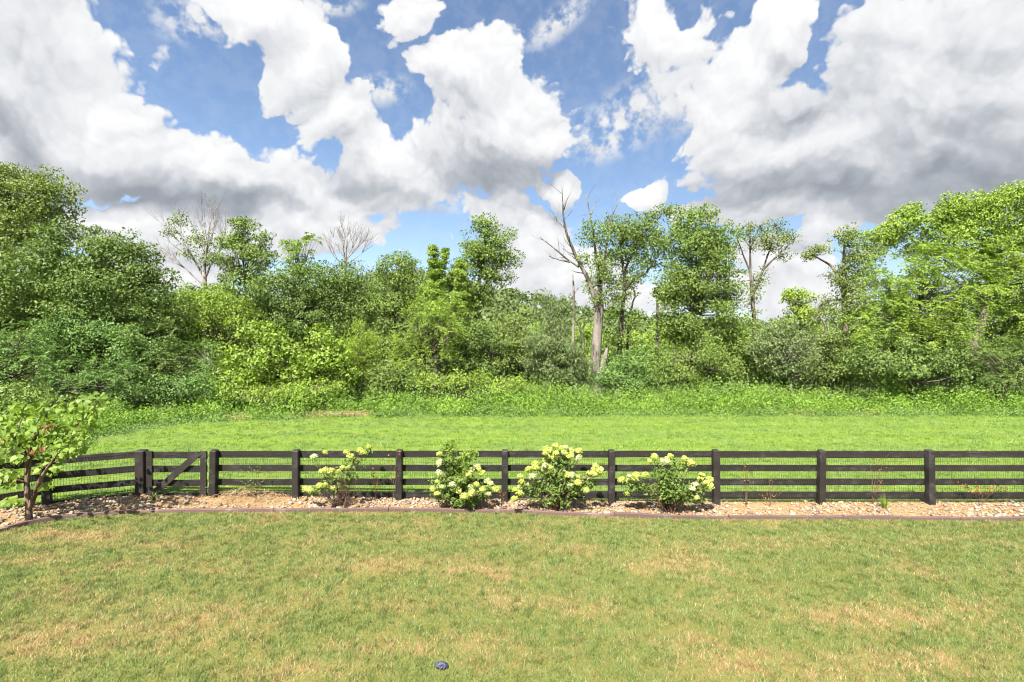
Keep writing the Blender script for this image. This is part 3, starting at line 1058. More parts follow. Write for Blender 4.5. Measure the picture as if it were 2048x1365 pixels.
# ------------------------------------------------------------------ crowns
def crown_leaves(lumps, Y, size0, dens, style='broad', droop=0.35, up=0.5, clump=0.62, hollow=0.62, narrow=0.62, jitter=0.9):
    """leaves of a crown made of clumps that sit round the given lumps (px, py, rx, ry[, depth shift]); returns positions etc."""
    PS, NS, LS, TS, RS = [], [], [], [], []
    cents = []
    for lu in lumps:
        px, py, rx, ry = lu[:4]
        y = Y + (lu[4] if len(lu) > 4 else 0.0)
        c = W(px, py, y)
        sx_, sz_ = rx / FOC * y, ry / FOC * y
        sy_ = min(0.5 * (sx_ + sz_), 3.2)
        area = 4 * math.pi * ((sx_ * sy_ + sx_ * sz_ + sy_ * sz_) / 3)
        cl = min(clump, 0.75 * min(sx_, sz_))
        size = size0 * 0.90
        nc = max(5, int(area / (cl * cl * 1.9)))
        dd = rand_dirs(nc)
        back = dd[:, 1] > 0.35
        dd = dd[~(back & (rng.uniform(size=nc) < 0.70))]
        nc = len(dd)
        rad = rng.uniform(hollow, 1.0, nc) * (1 + 0.17 * rng.normal(size=nc))
        cc = c + dd * rad[:, None] * np.array([sx_ - cl * 0.4, sy_, sz_ - cl * 0.35])
        cc = cc[cc[:, 2] > 0.25]
        dd = dd[:len(cc)] if len(dd) != len(cc) else dd
        cr = cl * rng.uniform(0.45, 1.35, len(cc))
        for q in range(len(cc)):
            tone = rng.normal(0, 0.13)
            cents.append(cc[q])
            m_ = max(4, int(dens * 3.2 * cr[q] ** 2 * rng.uniform(0.7, 1.25)))
            out_ = unit((cc[q] - c)[None])[0]
            if style == 'frond':
                nf = max(3, m_ // 13)
                for f in range(nf):
                    fd = unit((rand_dirs(1)[0] * 0.9 + out_ * 0.7 + np.array([0, -0.1, 0.35]))[None])[0]
                    Lf = cr[q] * rng.uniform(0.9, 1.5)
                    s = np.linspace(0.18, 1.0, 7)
                    ax = cc[q] - out_ * cr[q] * 0.3 + fd * (s * Lf)[:, None] + np.array([0, 0, -1.0]) * ((s ** 2) * Lf * droop)[:, None]
                    side = unit(np.cross(fd, np.array([0, 0, 1.0]))[None])[0]
                    upv = unit(np.cross(side, fd)[None])[0]
                    for sg in (-1, 1):
                        ll = size * rng.uniform(0.75, 1.1, 7) * (1.15 - 0.5 * s)
                        tv = side * sg * 0.9 + fd * 0.45 - np.array([0, 0, 0.25])
                        tv = unit(tv[None])[0]
                        PS.append(ax + tv * (ll * 0.5)[:, None])
                        NS.append(np.tile(upv * (1 if upv[2] > 0 else -1) + 0.7 * out_, (7, 1)) + 0.6 * rng.normal(size=(7, 3)))
                        LS.append(ll)
                        TS.append(np.tile(tv, (7, 1)) + 0.2 * rng.normal(size=(7, 3)))
                        RS.append(np.clip(rng.uniform(0.15, 0.85, 7) + tone, 0, 1))
                continue
            e = rand_dirs(m_)
            rr_ = rng.uniform(0.25, 1.0, m_) ** 0.5
            Pn = cc[q] + e * (rr_ * cr[q])[:, None] * np.array([1.15, 1.0, 0.72])
            if style == 'fine':
                Nn = e * 0.8 + rng.normal(size=(m_, 3)) * 0.6
                Tn = np.array([0, 0, 1.0]) + out_ * 0.5 + rng.normal(size=(m_, 3)) * 0.45
            else:
                Nn = 0.45 * e + 0.35 * out_ + np.array([0, 0, up]) + jitter * 0.55 * rng.normal(size=(m_, 3))
                Tn = rng.normal(size=(m_, 3))
            PS.append(Pn)
            NS.append(Nn)
            LS.append(size * rng.uniform(0.5, 1.35, m_))
            TS.append(Tn)
            RS.append(np.clip(rng.uniform(0.1, 0.9, m_) + tone, 0, 1))
    P, N, L, T, R = (np.concatenate(a_) for a_ in (PS, NS, LS, TS, RS))
    k_ = P[:, 2] > 0.05
    P, N, L, T, R = P[k_], N[k_], L[k_], T[k_], R[k_]
    wid = L * narrow
    V, Q = leaf_quads(P, N, L, wid, 0.0 if style in ('frond', 'fine') else droop, tip=unit(T))
    return V, Q, np.repeat(R, 4), np.array(cents)


LEAFCOUNT = [0]


def tree(name, label, base_px, Y, lumps, mat, trunk=None, limbs=(), size=0.19, dens=75, style='broad', bark=None, cat='tree', group='trees and shrubs beyond the field', twigs=True, trunk_r=5, crown_name='crown', **kw):
    base = gp(base_px, Y)
    root = empty(name, base, label, cat, group)
    bark = bark or M_BARK
    V, Q, R, cents = crown_leaves(lumps, Y, size, dens, style, **kw)
    LEAFCOUNT[0] += len(Q)
    link(crown_name, mesh_np(crown_name, V - base, Q, {'rnd': R}), mat, root)
    g = Geo()
    if trunk is None:
        big = max(lumps, key=lambda l: l[2] * l[3])
        by = CY + CAMZ / Y * FOC
        trunk = [(base_px, by + 4, trunk_r), (0.6 * base_px + 0.4 * big[0], 0.5 * by + 0.5 * big[1], trunk_r * 0.75), (big[0], big[1], trunk_r * 0.4)]
    TP = limb(g, trunk, Y)
    link('trunk', _shift(g, 'trunk', base), bark, root)
    g2 = Geo()
    nb_ = 0
    for lm in limbs:
        limb(g2, lm, Y, 6, dY=rng.uniform(-0.8, 0.8))
        nb_ += 1
    if twigs:
        allp = [TP]
        for lm in limbs:
            pts = np.array(lm)
            allp.append(np.stack([W(a, b, Y) for a, b, c in pts]))
        allp = np.concatenate(allp)
        nt = min(len(cents), 110)
        for c in cents[rng.choice(len(cents), nt, replace=False)]:
            dist = np.linalg.norm(allp - c, axis=1) + 0.5 * np.maximum(0, allp[:, 2] - c[2])
            s = allp[np.argmin(dist)]
            mid = 0.5 * (s + c) + rng.normal(0, 0.15, 3) + np.array([0, 0, -0.1])
            g2.tube([s, mid, c], [0.035, 0.022, 0.008], 4, a=rng.uniform())
            nb_ += 1
    if nb_:
        link('branches', _shift(g2, 'branches', base), bark, root)
    return root


def _shift(g, name, base):
    fs = []
    if g.Q:
        fs.append(np.concatenate(g.Q))
    if g.T:
        fs.append(np.concatenate(g.T))
    return mesh_np(name, np.concatenate(g.V) - base, fs, {'rnd': np.concatenate(g.A)}, True)


def bare_tree(name, label, base_px, Y, trunk, fans, bark, group, lumps=None, mat=None, **kw):
    """dead or nearly dead tree: fans = (px, py, dirx, diry, length px, radius px, depth, spread)"""
    base = gp(base_px, Y)
    root = empty(name, base, label, 'tree', group)
    g = Geo()
    limb(g, trunk, Y)
    link('trunk', _shift(g, 'trunk', base), bark, root)
    g = Geo()
    ends = []
    for f in fans:
        if isinstance(f[0], tuple):
            P = limb(g, f, Y, 6, dY=rng.uniform(-0.6, 0.6))
            pr = np.array(f)[:, 2]
            for q in range(3, len(P), 2):
                d = P[q] - P[q - 1]
                r0 = np.interp(q / len(P), np.linspace(0, 1, len(pr)), pr) / FOC * Y
                grow(g, P[q], d + rng.normal(0, 0.7 * np.linalg.norm(d), 3), 0.5 + 0.5 * rng.uniform(), max(0.012, r0 * 0.35), 1, 0.5, 0.3, 2, 3, ends, k=4)
        else:
            px, py, dx, dy, L, r, dep, spr = f
            grow(g, W(px, py, Y), np.array([dx, rng.normal(0, 0.25), -dy]), L / FOC * Y, r / FOC * Y, dep, spr, 0.30, 4, 4, ends, wob=0.08, k=5, shrink=0.60)
    link('branches', _shift(g, 'branches', base), bark, root)
    if lumps:
        V, Q, R, _ = crown_leaves(lumps, Y, kw.pop('size', 0.17), kw.pop('dens', 40), **kw)
        LEAFCOUNT[0] += len(Q)
        link('crown', mesh_np('crown', V - base, Q, {'rnd': R}), mat, root)
    return root
#@@LIB_END

# ------------------------------------------------------------------ the tree line, from left to right
GT = 'trees and shrubs beyond the field'
tree('tall_tree', 'tallest leafy tree at the far left edge, its top above the round dark crown', -30, 31,
     [(-60, 430, 90, 90), (30, 385, 62, 55), (100, 395, 58, 52, -0.5), (75, 450, 70, 55), (0, 470, 90, 70, -1), (10, 350, 40, 30), (-140, 480, 110, 120), (-40, 620, 150, 130, 1)],
     M_OLIVE, size=0.19, dens=80, trunk_r=9)
tree('round_tree', 'broad round dark green tree in the left part of the tree line', 170, 29,
     [(165, 510, 95, 70), (95, 560, 100, 80, -0.6), (235, 540, 80, 72), (290, 590, 58, 62, 0.3), (200, 620, 110, 85, -1.2), (60, 640, 100, 90, -0.5), (300, 655, 55, 60), (130, 700, 130, 80)],
     M_DEEP, size=0.20, dens=92, trunk_r=9, clump=0.75)
tree('vine_mound', 'bush of hanging vine leaves in front of the round dark tree', 190, 26.5,
     [(165, 650, 60, 55), (215, 690, 62, 60), (120, 690, 55, 50), (275, 715, 60, 60)], M_SUMAC, size=0.15, dens=95, cat='bush', trunk_r=4, up=0.35)
tree('sumac', 'feathery-leaved young sumac at the left edge above the redbud', 40, 24,
     [(35, 690, 62, 42), (85, 720, 55, 38), (10, 745, 70, 45), (60, 660, 30, 25), (-60, 700, 70, 70)], M_SUMAC, style='frond', size=0.19, dens=60, cat='shrub', trunk_r=3, droop=0.45, narrow=0.36)
tree('sumac', 'feathery-leaved young sumac low behind the redbud top', 200, 24.5,
     [(150, 745, 60, 40), (230, 740, 55, 36), (185, 775, 70, 36), (100, 785, 60, 35)], M_SUMAC, style='frond', size=0.19, dens=60, cat='shrub', trunk_r=3, droop=0.4, narrow=0.36)
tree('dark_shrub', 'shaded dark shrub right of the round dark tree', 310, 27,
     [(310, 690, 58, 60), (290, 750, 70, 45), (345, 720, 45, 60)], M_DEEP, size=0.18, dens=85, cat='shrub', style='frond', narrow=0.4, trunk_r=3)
tree('understorey_shrub', 'low shrub at the left foot of the trees, over the weeds', 60, 22.5,
     [(20, 800, 80, 40), (90, 815, 70, 32), (-80, 800, 90, 60)], M_MID, size=0.15, dens=85, cat='shrub', trunk_r=3)
tree('understorey_shrub', 'low leafy shrub below the dark shaded shrub', 320, 25.5,
     [(270, 785, 55, 24), (330, 775, 55, 26), (390, 775, 50, 28)], M_SUMAC, size=0.15, dens=90, cat='shrub', trunk_r=3)

bare_tree('half_dead_tree', 'half-dead tree with bare fanning twigs left of the narrow maple', 412, 38,
          [(410, 760, 6), (412, 620, 5), (408, 545, 4)],
          [(408, 555, -0.4, -1, 66, 2.2, 4, 0.5), (408, 555, 0.15, -1, 70, 2.2, 4, 0.45), (409, 560, 0.6, -1, 62, 2.0, 4, 0.5), (406, 570, -1.0, -0.9, 62, 1.8, 4, 0.5), (408, 555, -0.1, -1, 72, 2.0, 4, 0.4)],
          M_DEADTWIG, GT, [(360, 440, 32, 20), (400, 480, 45, 30), (345, 465, 26, 14), (420, 520, 40, 30), (380, 510, 30, 20)], M_OLIVE, dens=20, size=0.17, clump=0.4, hollow=0.2)
tree('maple', 'narrow pointed maple beside the half-dead tree', 490, 38,
     [(490, 460, 34, 30), (475, 510, 45, 42), (520, 520, 34, 40), (490, 570, 60, 50), (530, 480, 16, 18)], M_MID, size=0.20, dens=62, clump=0.5, trunk_r=4)
tree('hickory', 'small tree with drooping leaf sprays right of the narrow maple', 605, 38,
     [(585, 485, 26, 16), (625, 480, 22, 15), (600, 515, 45, 28), (600, 560, 60, 45)], M_BRIGHT, style='frond', size=0.24, dens=50, clump=0.55, droop=0.7, narrow=0.4, trunk_r=4)
bare_tree('dead_tree', 'leafless dead tree with a fan of thin twigs', 692, 42,
          [(692, 740, 4), (690, 600, 3), (691, 505, 2.0)],
          [(691, 522, -0.5, -1, 38, 1.4, 4, 0.5), (691, 522, 0.1, -1, 40, 1.4, 4, 0.5), (691, 522, 0.7, -1, 38, 1.4, 4, 0.5), (690, 530, 1.5, -0.8, 40, 1.2, 3, 0.5), (690, 530, -1.3, -0.8, 34, 1.2, 3, 0.5), (691, 524, -0.2, -1, 40, 1.3, 4, 0.45), (691, 524, 0.4, -1, 40, 1.3, 4, 0.45)],
          M_DEADTWIG, GT)
tree('broad_tree', 'dense dark tree in the middle of the left group, under the dead tree', 600, 35,
     [(560, 590, 62, 55), (630, 570, 60, 50), (680, 580, 45, 45), (610, 640, 80, 50), (700, 630, 50, 60)], M_DEEP, size=0.19, dens=78, trunk_r=6)
tree('pale_tree', 'grey-green soft-leaved tree behind the yellow-green bush', 725, 37,
     [(700, 560, 40, 45), (735, 610, 35, 60), (680, 620, 50, 60)], M_SILVER, size=0.16, dens=62, clump=0.5, trunk_r=4)
tree('light_tree', 'light green tree below the half-dead tree', 440, 32,
     [(440, 610, 60, 40), (400, 650, 55, 45), (490, 650, 50, 45), (440, 700, 80, 45), (370, 600, 30, 40, 2)], M_BRIGHT, size=0.17, dens=80, trunk_r=5)
tree('green_shrub', 'loose mid-green shrub standing left of the glossy sapling', 390, 28,
     [(395, 710, 50, 45), (430, 750, 60, 40), (360, 770, 50, 36)], M_SUMAC, size=0.16, dens=85, cat='shrub', style='frond', narrow=0.42, trunk_r=3)
tree('glossy_sapling', 'glossy bright-leaved sapling left of its twin', 560, 27,
     [(530, 670, 45, 30), (560, 710, 60, 45), (505, 725, 50, 45), (575, 760, 60, 35), (480, 765, 60, 35)], M_BRIGHT, size=0.21, dens=58, cat='sapling', trunk_r=3, narrow=0.7)
tree('glossy_sapling', 'glossy bright-leaved sapling next to the yellow-green bush', 650, 27.5,
     [(650, 675, 42, 30), (655, 720, 50, 45), (625, 755, 50, 36), (680, 760, 40, 32)], M_BRIGHT, size=0.21, dens=58, cat='sapling', trunk_r=3, narrow=0.7)
tree('feathery_bush', 'rounded yellow-green feathery bush', 725, 29,
     [(722, 665, 32, 36), (725, 710, 38, 45), (710, 745, 36, 30), (745, 700, 20, 35)], M_YELLOW, style='fine', size=0.17, dens=150, cat='bush', clump=0.5, narrow=0.22, trunk_r=3, hollow=0.5)
tree('leafy_tree', 'round-topped tree left of the two vine-covered snags', 795, 36,
     [(795, 540, 45, 42), (765, 585, 38, 45), (825, 580, 38, 45), (790, 640, 60, 60), (790, 710, 60, 50)], M_MID, size=0.19, dens=72, trunk_r=5)
tree('vine_snag', 'forked dead trunk wrapped in vines, two green horns against the sky', 872, 34,
     [(866, 500, 8, 14), (867, 518, 10, 18), (868, 545, 14, 22), (892, 506, 7, 11), (888, 518, 8, 12), (882, 534, 9, 15), (878, 560, 16, 20), (868, 590, 26, 30), (875, 640, 40, 40)], M_BRIGHT,
     trunk=[(874, 780, 8), (874, 640, 6), (870, 560, 4), (866, 492, 2.5)], limbs=[[(873, 575, 3.5), (882, 535, 2.6), (893, 500, 1.6)]], size=0.15, dens=330, clump=0.26, twigs=False)
tree('light_shrub', 'big light green shrub below the vine-covered snags', 850, 30,
     [(850, 620, 48, 38), (820, 665, 48, 50), (880, 665, 55, 50), (850, 715, 75, 45), (915, 640, 40, 40, 1)], M_BRIGHT, size=0.18, dens=75, cat='shrub', style='frond', narrow=0.42, trunk_r=4)
tree('leaning_tree', 'tall tree with an open leaning crown against blue sky, right of the vine snags', 945, 36,
     [(970, 455, 40, 30), (995, 485, 42, 32), (955, 505, 40, 32), (1015, 520, 32, 28), (985, 545, 44, 32), (935, 540, 38, 30), (960, 590, 40, 30), (915, 570, 30, 28), (965, 500, 50, 40), (940, 620, 36, 34)], M_MID,
     trunk=[(948, 790, 7), (946, 680, 5.5), (952, 600, 4), (968, 520, 3), (975, 450, 1.2)],
     limbs=[[(949, 630, 3), (935, 570, 2.2), (920, 540, 1)], [(953, 600, 3), (985, 550, 2.2), (1015, 510, 1)], [(962, 555, 2.2), (955, 500, 1)], [(966, 530, 2), (995, 480, 1)]], size=0.19, dens=56, clump=0.5, hollow=0.4)
tree('vine_snag', 'vine-covered broken trunk just left of the leaning tree', 922, 34.5,
     [(922, 530, 9, 16), (921, 560, 14, 24), (924, 610, 22, 40), (925, 680, 30, 50)], M_BRIGHT, size=0.15, dens=300, clump=0.28, twigs=False, trunk_r=5)
tree('dark_shrub', 'dark tangled shrub under the leaning tree', 960, 32,
     [(945, 670, 45, 45), (920, 720, 55, 45), (985, 710, 50, 50), (950, 755, 70, 30)], M_DEEP, size=0.18, dens=80, cat='shrub', trunk_r=4)
tree('green_shrub', 'mid-green shrub between the dark tangle and the cedar', 1035, 32.5,
     [(1020, 660, 40, 42), (1040, 710, 50, 48), (1000, 740, 50, 34)], M_OLIVE, size=0.16, dens=85, cat='shrub', trunk_r=3)
tree('cedar', 'spiky soft-needled cedar left of the grey dead trunk', 1110, 31,
     [(1095, 600, 22, 28), (1130, 620, 22, 30), (1110, 655, 45, 42), (1120, 705, 60, 50), (1075, 700, 36, 50), (1110, 750, 65, 30), (1155, 735, 36, 45)], M_SILVER, style='fine', size=0.24, dens=85, narrow=0.26, clump=0.45, hollow=0.4, trunk_r=4)
bare_tree('dying_tree', 'tall dying tree with thick grey trunk and long bare left branches', 1192, 33,
          [(1190, 790, 11), (1190, 735, 10.5), (1194, 670, 10), (1199, 615, 9), (1192, 585, 7)],
          [((1197, 620, 6.0), (1176, 560, 4.2), (1150, 510, 3.3), (1134, 470, 2.6), (1127, 430, 1.8), (1124, 375, 0.6)),
           ((1158, 535, 2.4), (1135, 520, 1.9), (1112, 500, 1.5), (1080, 475, 0.6)), ((1140, 525, 1.8), (1118, 520, 1.2), (1097, 512, 0.6)),
           ((1133, 460, 1.8), (1115, 440, 1.1), (1105, 425, 0.5)), ((1203, 615, 5.0), (1198, 560, 3.4), (1192, 500, 2.4), (1184, 440, 1.5), (1172, 388, 0.6)),
           ((1200, 590, 2.8), (1212, 500, 2.0), (1222, 440, 1.2), (1238, 400, 0.5)), ((1128, 420, 1.2), (1136, 395, 0.5)), ((1148, 510, 1.2), (1125, 498, 0.5)), ((1183, 430, 1.0), (1192, 400, 0.5))],
          M_PALE, GT, [(1182, 470, 28, 44), (1198, 530, 34, 46), (1165, 520, 18, 22), (1215, 560, 22, 45), (1200, 600, 22, 26), (1175, 570, 16, 22), (1218, 620, 18, 40), (1212, 470, 20, 40)], M_MID, dens=38, size=0.17, clump=0.4, hollow=0.25)
tree('open_tree', 'open-crowned tree with dark forked trunk right of the dying tree', 1243, 34.5,
     [(1230, 455, 36, 28), (1275, 455, 42, 30), (1255, 500, 42, 32), (1305, 475, 30, 28), (1295, 520, 34, 26), (1225, 520, 26, 28), (1270, 550, 40, 28), (1245, 580, 36, 30), (1262, 478, 56, 36), (1330, 420, 26, 20), (1300, 435, 20, 14), (1232, 610, 20, 36), (1262, 640, 24, 34), (1240, 680, 22, 30)], M_MID,
     trunk=[(1240, 790, 5), (1240, 690, 4.6), (1246, 620, 4), (1252, 565, 3.4), (1244, 510, 2.4), (1240, 450, 1.0)],
     limbs=[[(1250, 580, 3.4), (1262, 560, 3), (1290, 548, 2.2), (1310, 520, 1)], [(1248, 545, 2.6), (1268, 500, 2), (1280, 450, 1)], [(1275, 480, 1.6), (1310, 445, 1.2), (1335, 415, 0.7)], [(1243, 520, 2), (1222, 480, 1)]],
     size=0.18, dens=46, clump=0.5, hollow=0.35)
tree('dense_tree', 'large dense tree right of the open-crowned tree, reaching down to the brush', 1385, 33,
     [(1385, 442, 42, 38), (1360, 490, 52, 50), (1430, 490, 52, 52), (1395, 500, 60, 60), (1395, 555, 72, 50), (1345, 580, 40, 50), (1450, 570, 40, 52), (1390, 630, 70, 60), (1345, 650, 36, 40), (1450, 650, 40, 50), (1390, 690, 60, 40), (1330, 600, 24, 40)], M_MID,
     size=0.19, dens=66, trunk_r=7, clump=0.6, hollow=0.5)
tree('slender_tree', 'slender tree with a thin see-through fan of branches', 1505, 36,
     [(1500, 460, 30, 20), (1545, 455, 36, 20), (1575, 475, 26, 20), (1525, 495, 36, 16), (1480, 480, 22, 22), (1515, 555, 26, 30), (1500, 590, 22, 30), (1570, 510, 24, 16), (1540, 480, 50, 26), (1500, 640, 26, 36)], M_OLIVE,
     trunk=[(1508, 770, 4.2), (1507, 650, 3.8), (1505, 600, 3.5), (1504, 560, 2.8)],
     limbs=[[(1505, 600, 3), (1500, 540, 2.2), (1500, 450, 1)], [(1506, 590, 3), (1525, 540, 2.2), (1555, 510, 1.6), (1590, 480, 0.8)], [(1525, 540, 1.8), (1540, 500, 1.4), (1550, 450, 0.7)], [(1501, 545, 1.8), (1485, 510, 1.4), (1472, 470, 0.7)], [(1500, 500, 1.4), (1520, 450, 0.6)]],
     size=0.16, dens=26, clump=0.42, hollow=0.4)
tree('small_tree', 'small yellow-green tree top in the gap right of the slender tree', 1595, 40,
     [(1585, 590, 26, 18), (1610, 600, 28, 22), (1600, 640, 45, 36)], M_YELLOW, size=0.2, dens=60, clump=0.5, trunk_r=3)
tree('crooked_tree', 'crooked tree with a dark ragged top and a pale bough reaching left', 1690, 33.5,
     [(1690, 475, 32, 26), (1710, 515, 36, 32), (1685, 555, 42, 36), (1640, 500, 28, 16), (1615, 515, 18, 12), (1700, 610, 50, 45), (1650, 630, 34, 36), (1720, 560, 44, 44), (1740, 500, 36, 30)], M_OLIVE,
     trunk=[(1695, 790, 7), (1690, 650, 6), (1686, 560, 4.5), (1690, 470, 2)], limbs=[[(1687, 560, 3), (1660, 530, 2.2), (1625, 510, 1)], [(1690, 600, 2.6), (1655, 600, 2), (1640, 610, 1)]],
     size=0.16, dens=62, clump=0.45, hollow=0.35)
tree('back_tree', 'tall tree whose domed top forms the skyline at the upper right', 1920, 37,
     [(1800, 455, 55, 34), (1870, 430, 60, 40), (1940, 425, 70, 42), (2020, 420, 80, 48), (1750, 480, 40, 26), (1900, 490, 110, 50), (2030, 500, 100, 60), (2120, 430, 90, 60)], M_OLIVE if False else M_BRIGHT,
     size=0.22, dens=60, trunk_r=9, clump=0.7)
tree('bright_tree', 'great bright green tree filling the right side', 1850, 29,
     [(1800, 540, 75, 52), (1870, 530, 70, 55), (1760, 590, 62, 50), (1840, 610, 90, 60), (1930, 580, 70, 55), (1740, 660, 60, 55), (1820, 680, 80, 55), (1900, 660, 60, 50)], M_BRIGHT,
     style='frond', size=0.21, dens=62, narrow=0.42, clump=0.65, droop=0.5, trunk_r=5)
tree('edge_tree', 'bright tree cut off by the right edge of the photo', 2030, 28.5,
     [(2000, 530, 60, 50), (2040, 570, 60, 55), (1985, 590, 45, 40), (2090, 540, 80, 80), (2030, 640, 50, 45)], M_BRIGHT,
     style='frond', size=0.21, dens=60, narrow=0.42, clump=0.65, droop=0.5, trunk_r=4)
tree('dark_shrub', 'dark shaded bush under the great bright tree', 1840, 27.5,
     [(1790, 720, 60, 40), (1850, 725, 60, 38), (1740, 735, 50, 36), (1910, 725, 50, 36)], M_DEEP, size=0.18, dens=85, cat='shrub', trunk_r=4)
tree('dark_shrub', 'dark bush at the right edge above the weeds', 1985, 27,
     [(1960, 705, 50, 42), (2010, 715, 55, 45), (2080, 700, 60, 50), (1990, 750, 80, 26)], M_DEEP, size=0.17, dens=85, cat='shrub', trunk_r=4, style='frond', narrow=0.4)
tree('silver_bush', 'pale grey-green bush full of fine twigs, below the slender tree', 1585, 30,
     [(1560, 670, 45, 40), (1610, 690, 48, 42), (1575, 725, 62, 36), (1530, 690, 36, 40)], M_SILVER, size=0.15, dens=78, cat='bush', trunk_r=3, clump=0.45, hollow=0.4, bark=M_PALE)
tree('brush_shrub', 'bushy olive shrub under the slender tree', 1500, 33,
     [(1490, 690, 45, 45), (1470, 730, 50, 36), (1530, 730, 45, 36)], M_MID, size=0.17, dens=80, cat='shrub', trunk_r=3)
tree('brush_shrub', 'leafy shrub between the pale bush and the great bright tree', 1665, 30.5,
     [(1665, 690, 42, 45), (1690, 735, 50, 36), (1640, 740, 40, 30)], M_OLIVE, size=0.17, dens=82, cat='shrub', trunk_r=3)
tree('vine_mound', 'mound of vines at the foot of the dying tree', 1255, 31,
     [(1235, 735, 40, 26), (1280, 725, 42, 36), (1215, 755, 45, 24), (1270, 760, 60, 22)], M_SUMAC, size=0.15, dens=90, cat='bush', trunk_r=3)
tree('vine_mound', 'mound of vines at the foot of the large dense tree', 1370, 31,
     [(1330, 720, 36, 40), (1380, 720, 50, 40), (1430, 725, 45, 40), (1350, 755, 60, 24)], M_MID, size=0.15, dens=90, cat='bush', trunk_r=3)
tree('low_bush', 'low bush in front of the round-topped tree and the yellow-green bush', 780, 29,
     [(770, 755, 50, 26), (815, 750, 45, 30), (735, 775, 45, 20)], M_MID, size=0.15, dens=88, cat='bush', trunk_r=3)
tree('low_bush', 'low bush in front of the glossy saplings', 590, 25.5,
     [(560, 785, 60, 18), (620, 780, 60, 20), (500, 785, 60, 20)], M_BRIGHT, size=0.14, dens=90, cat='bush', trunk_r=3)
tree('low_bush', 'low light bush in front of the dark tangled shrub', 900, 28.5,
     [(880, 765, 55, 22), (940, 755, 45, 26), (1010, 770, 60, 20)], M_BRIGHT, size=0.15, dens=85, cat='bush', trunk_r=3)
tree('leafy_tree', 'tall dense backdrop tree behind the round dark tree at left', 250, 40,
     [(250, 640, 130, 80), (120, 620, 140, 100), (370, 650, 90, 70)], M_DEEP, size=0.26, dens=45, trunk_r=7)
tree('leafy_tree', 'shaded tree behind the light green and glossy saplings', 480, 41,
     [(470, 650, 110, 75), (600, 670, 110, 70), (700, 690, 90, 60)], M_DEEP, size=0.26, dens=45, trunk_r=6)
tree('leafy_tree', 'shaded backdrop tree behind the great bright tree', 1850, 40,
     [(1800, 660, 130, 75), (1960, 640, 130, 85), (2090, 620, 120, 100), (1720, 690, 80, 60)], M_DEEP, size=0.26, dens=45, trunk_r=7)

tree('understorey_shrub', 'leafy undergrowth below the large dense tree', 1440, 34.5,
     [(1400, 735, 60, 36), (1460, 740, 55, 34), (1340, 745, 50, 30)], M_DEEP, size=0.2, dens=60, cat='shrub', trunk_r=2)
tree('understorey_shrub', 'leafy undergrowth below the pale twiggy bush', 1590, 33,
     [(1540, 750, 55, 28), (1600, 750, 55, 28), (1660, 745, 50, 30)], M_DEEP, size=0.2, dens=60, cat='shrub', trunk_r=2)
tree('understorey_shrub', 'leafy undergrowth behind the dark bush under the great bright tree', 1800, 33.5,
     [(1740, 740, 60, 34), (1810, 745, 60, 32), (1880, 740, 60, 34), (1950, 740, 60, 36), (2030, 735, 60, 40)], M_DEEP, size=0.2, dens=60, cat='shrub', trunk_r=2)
tree('understorey_shrub', 'leafy undergrowth round the foot of the cedar', 1140, 34,
     [(1100, 745, 50, 30), (1150, 745, 45, 28), (1040, 745, 50, 30)], M_MID, size=0.18, dens=60, cat='shrub', trunk_r=2)
tree('understorey_shrub', 'light undergrowth right of the grey dead trunk', 1260, 35,
     [(1235, 735, 40, 30), (1290, 725, 40, 40), (1320, 745, 40, 30)], M_BRIGHT, size=0.18, dens=60, cat='shrub', trunk_r=2)

# broken and bleached wood between the trees
def snag(name, label, pts, Y, bark, extra=()):
    base = W(pts[0][0], pts[0][1], Y)
    base[2] = max(0.0, min(base[2], 0.4))
    root = empty(name, base, label, 'dead wood', 'dead wood in the tree line')
    g = Geo()
    limb(g, pts, Y, 8)
    link('trunk', _shift(g, 'trunk', base), bark, root)
    if extra:
        for e in extra:
            g = Geo()
            limb(g, e, Y, 5, dY=rng.uniform(-0.3, 0.3))
            link('branch', _shift(g, 'branch', base), bark, root)


snag('broken_stump', 'short broken leaning stump beside the grey dead trunk', [(1203, 785, 7), (1207, 725, 6), (1214, 698, 3)], 32.8, M_PALE)
snag('bleached_branch', 'white bleached forked branch left of the grey dead trunk', [(1166, 790, 3), (1168, 680, 2.6), (1160, 655, 2.2), (1154, 645, 1)], 33.5, M_PALE, [[(1162, 660, 1.8), (1175, 645, 1.3), (1180, 630, 0.6)]])
snag('bleached_snag', 'thin straight pale snag left of the large dense tree', [(1313, 785, 3.6), (1314, 680, 3.2), (1315, 610, 2.4), (1312, 585, 1)], 35, M_PALE)
snag('bleached_branch', 'curling bleached twig right of the open-crowned tree', [(1252, 790, 3), (1256, 650, 2.4), (1265, 605, 1.6), (1270, 590, 1.2), (1263, 572, 0.6)], 36.5, M_PALE, [[(1265, 605, 1.2), (1275, 590, 0.5)]])
snag('bleached_branch', 'crooked pale dead bough in the crooked tree', [(1660, 790, 3), (1652, 700, 2.2), (1650, 650, 1.8), (1638, 632, 1.4), (1625, 640, 0.6)], 31.5, M_PALE, [[(1650, 650, 1.2), (1662, 655, 0.6)]])
snag('dead_cedar', 'bare brown dead pole beside the cedar', [(1146, 785, 3.5), (1146, 640, 3), (1147, 580, 2.2), (1145, 545, 0.8)], 34, M_DEADTWIG, [[(1147, 590, 1.2), (1158, 575, 0.6)], [(1147, 600, 1.2), (1140, 585, 0.6)]])

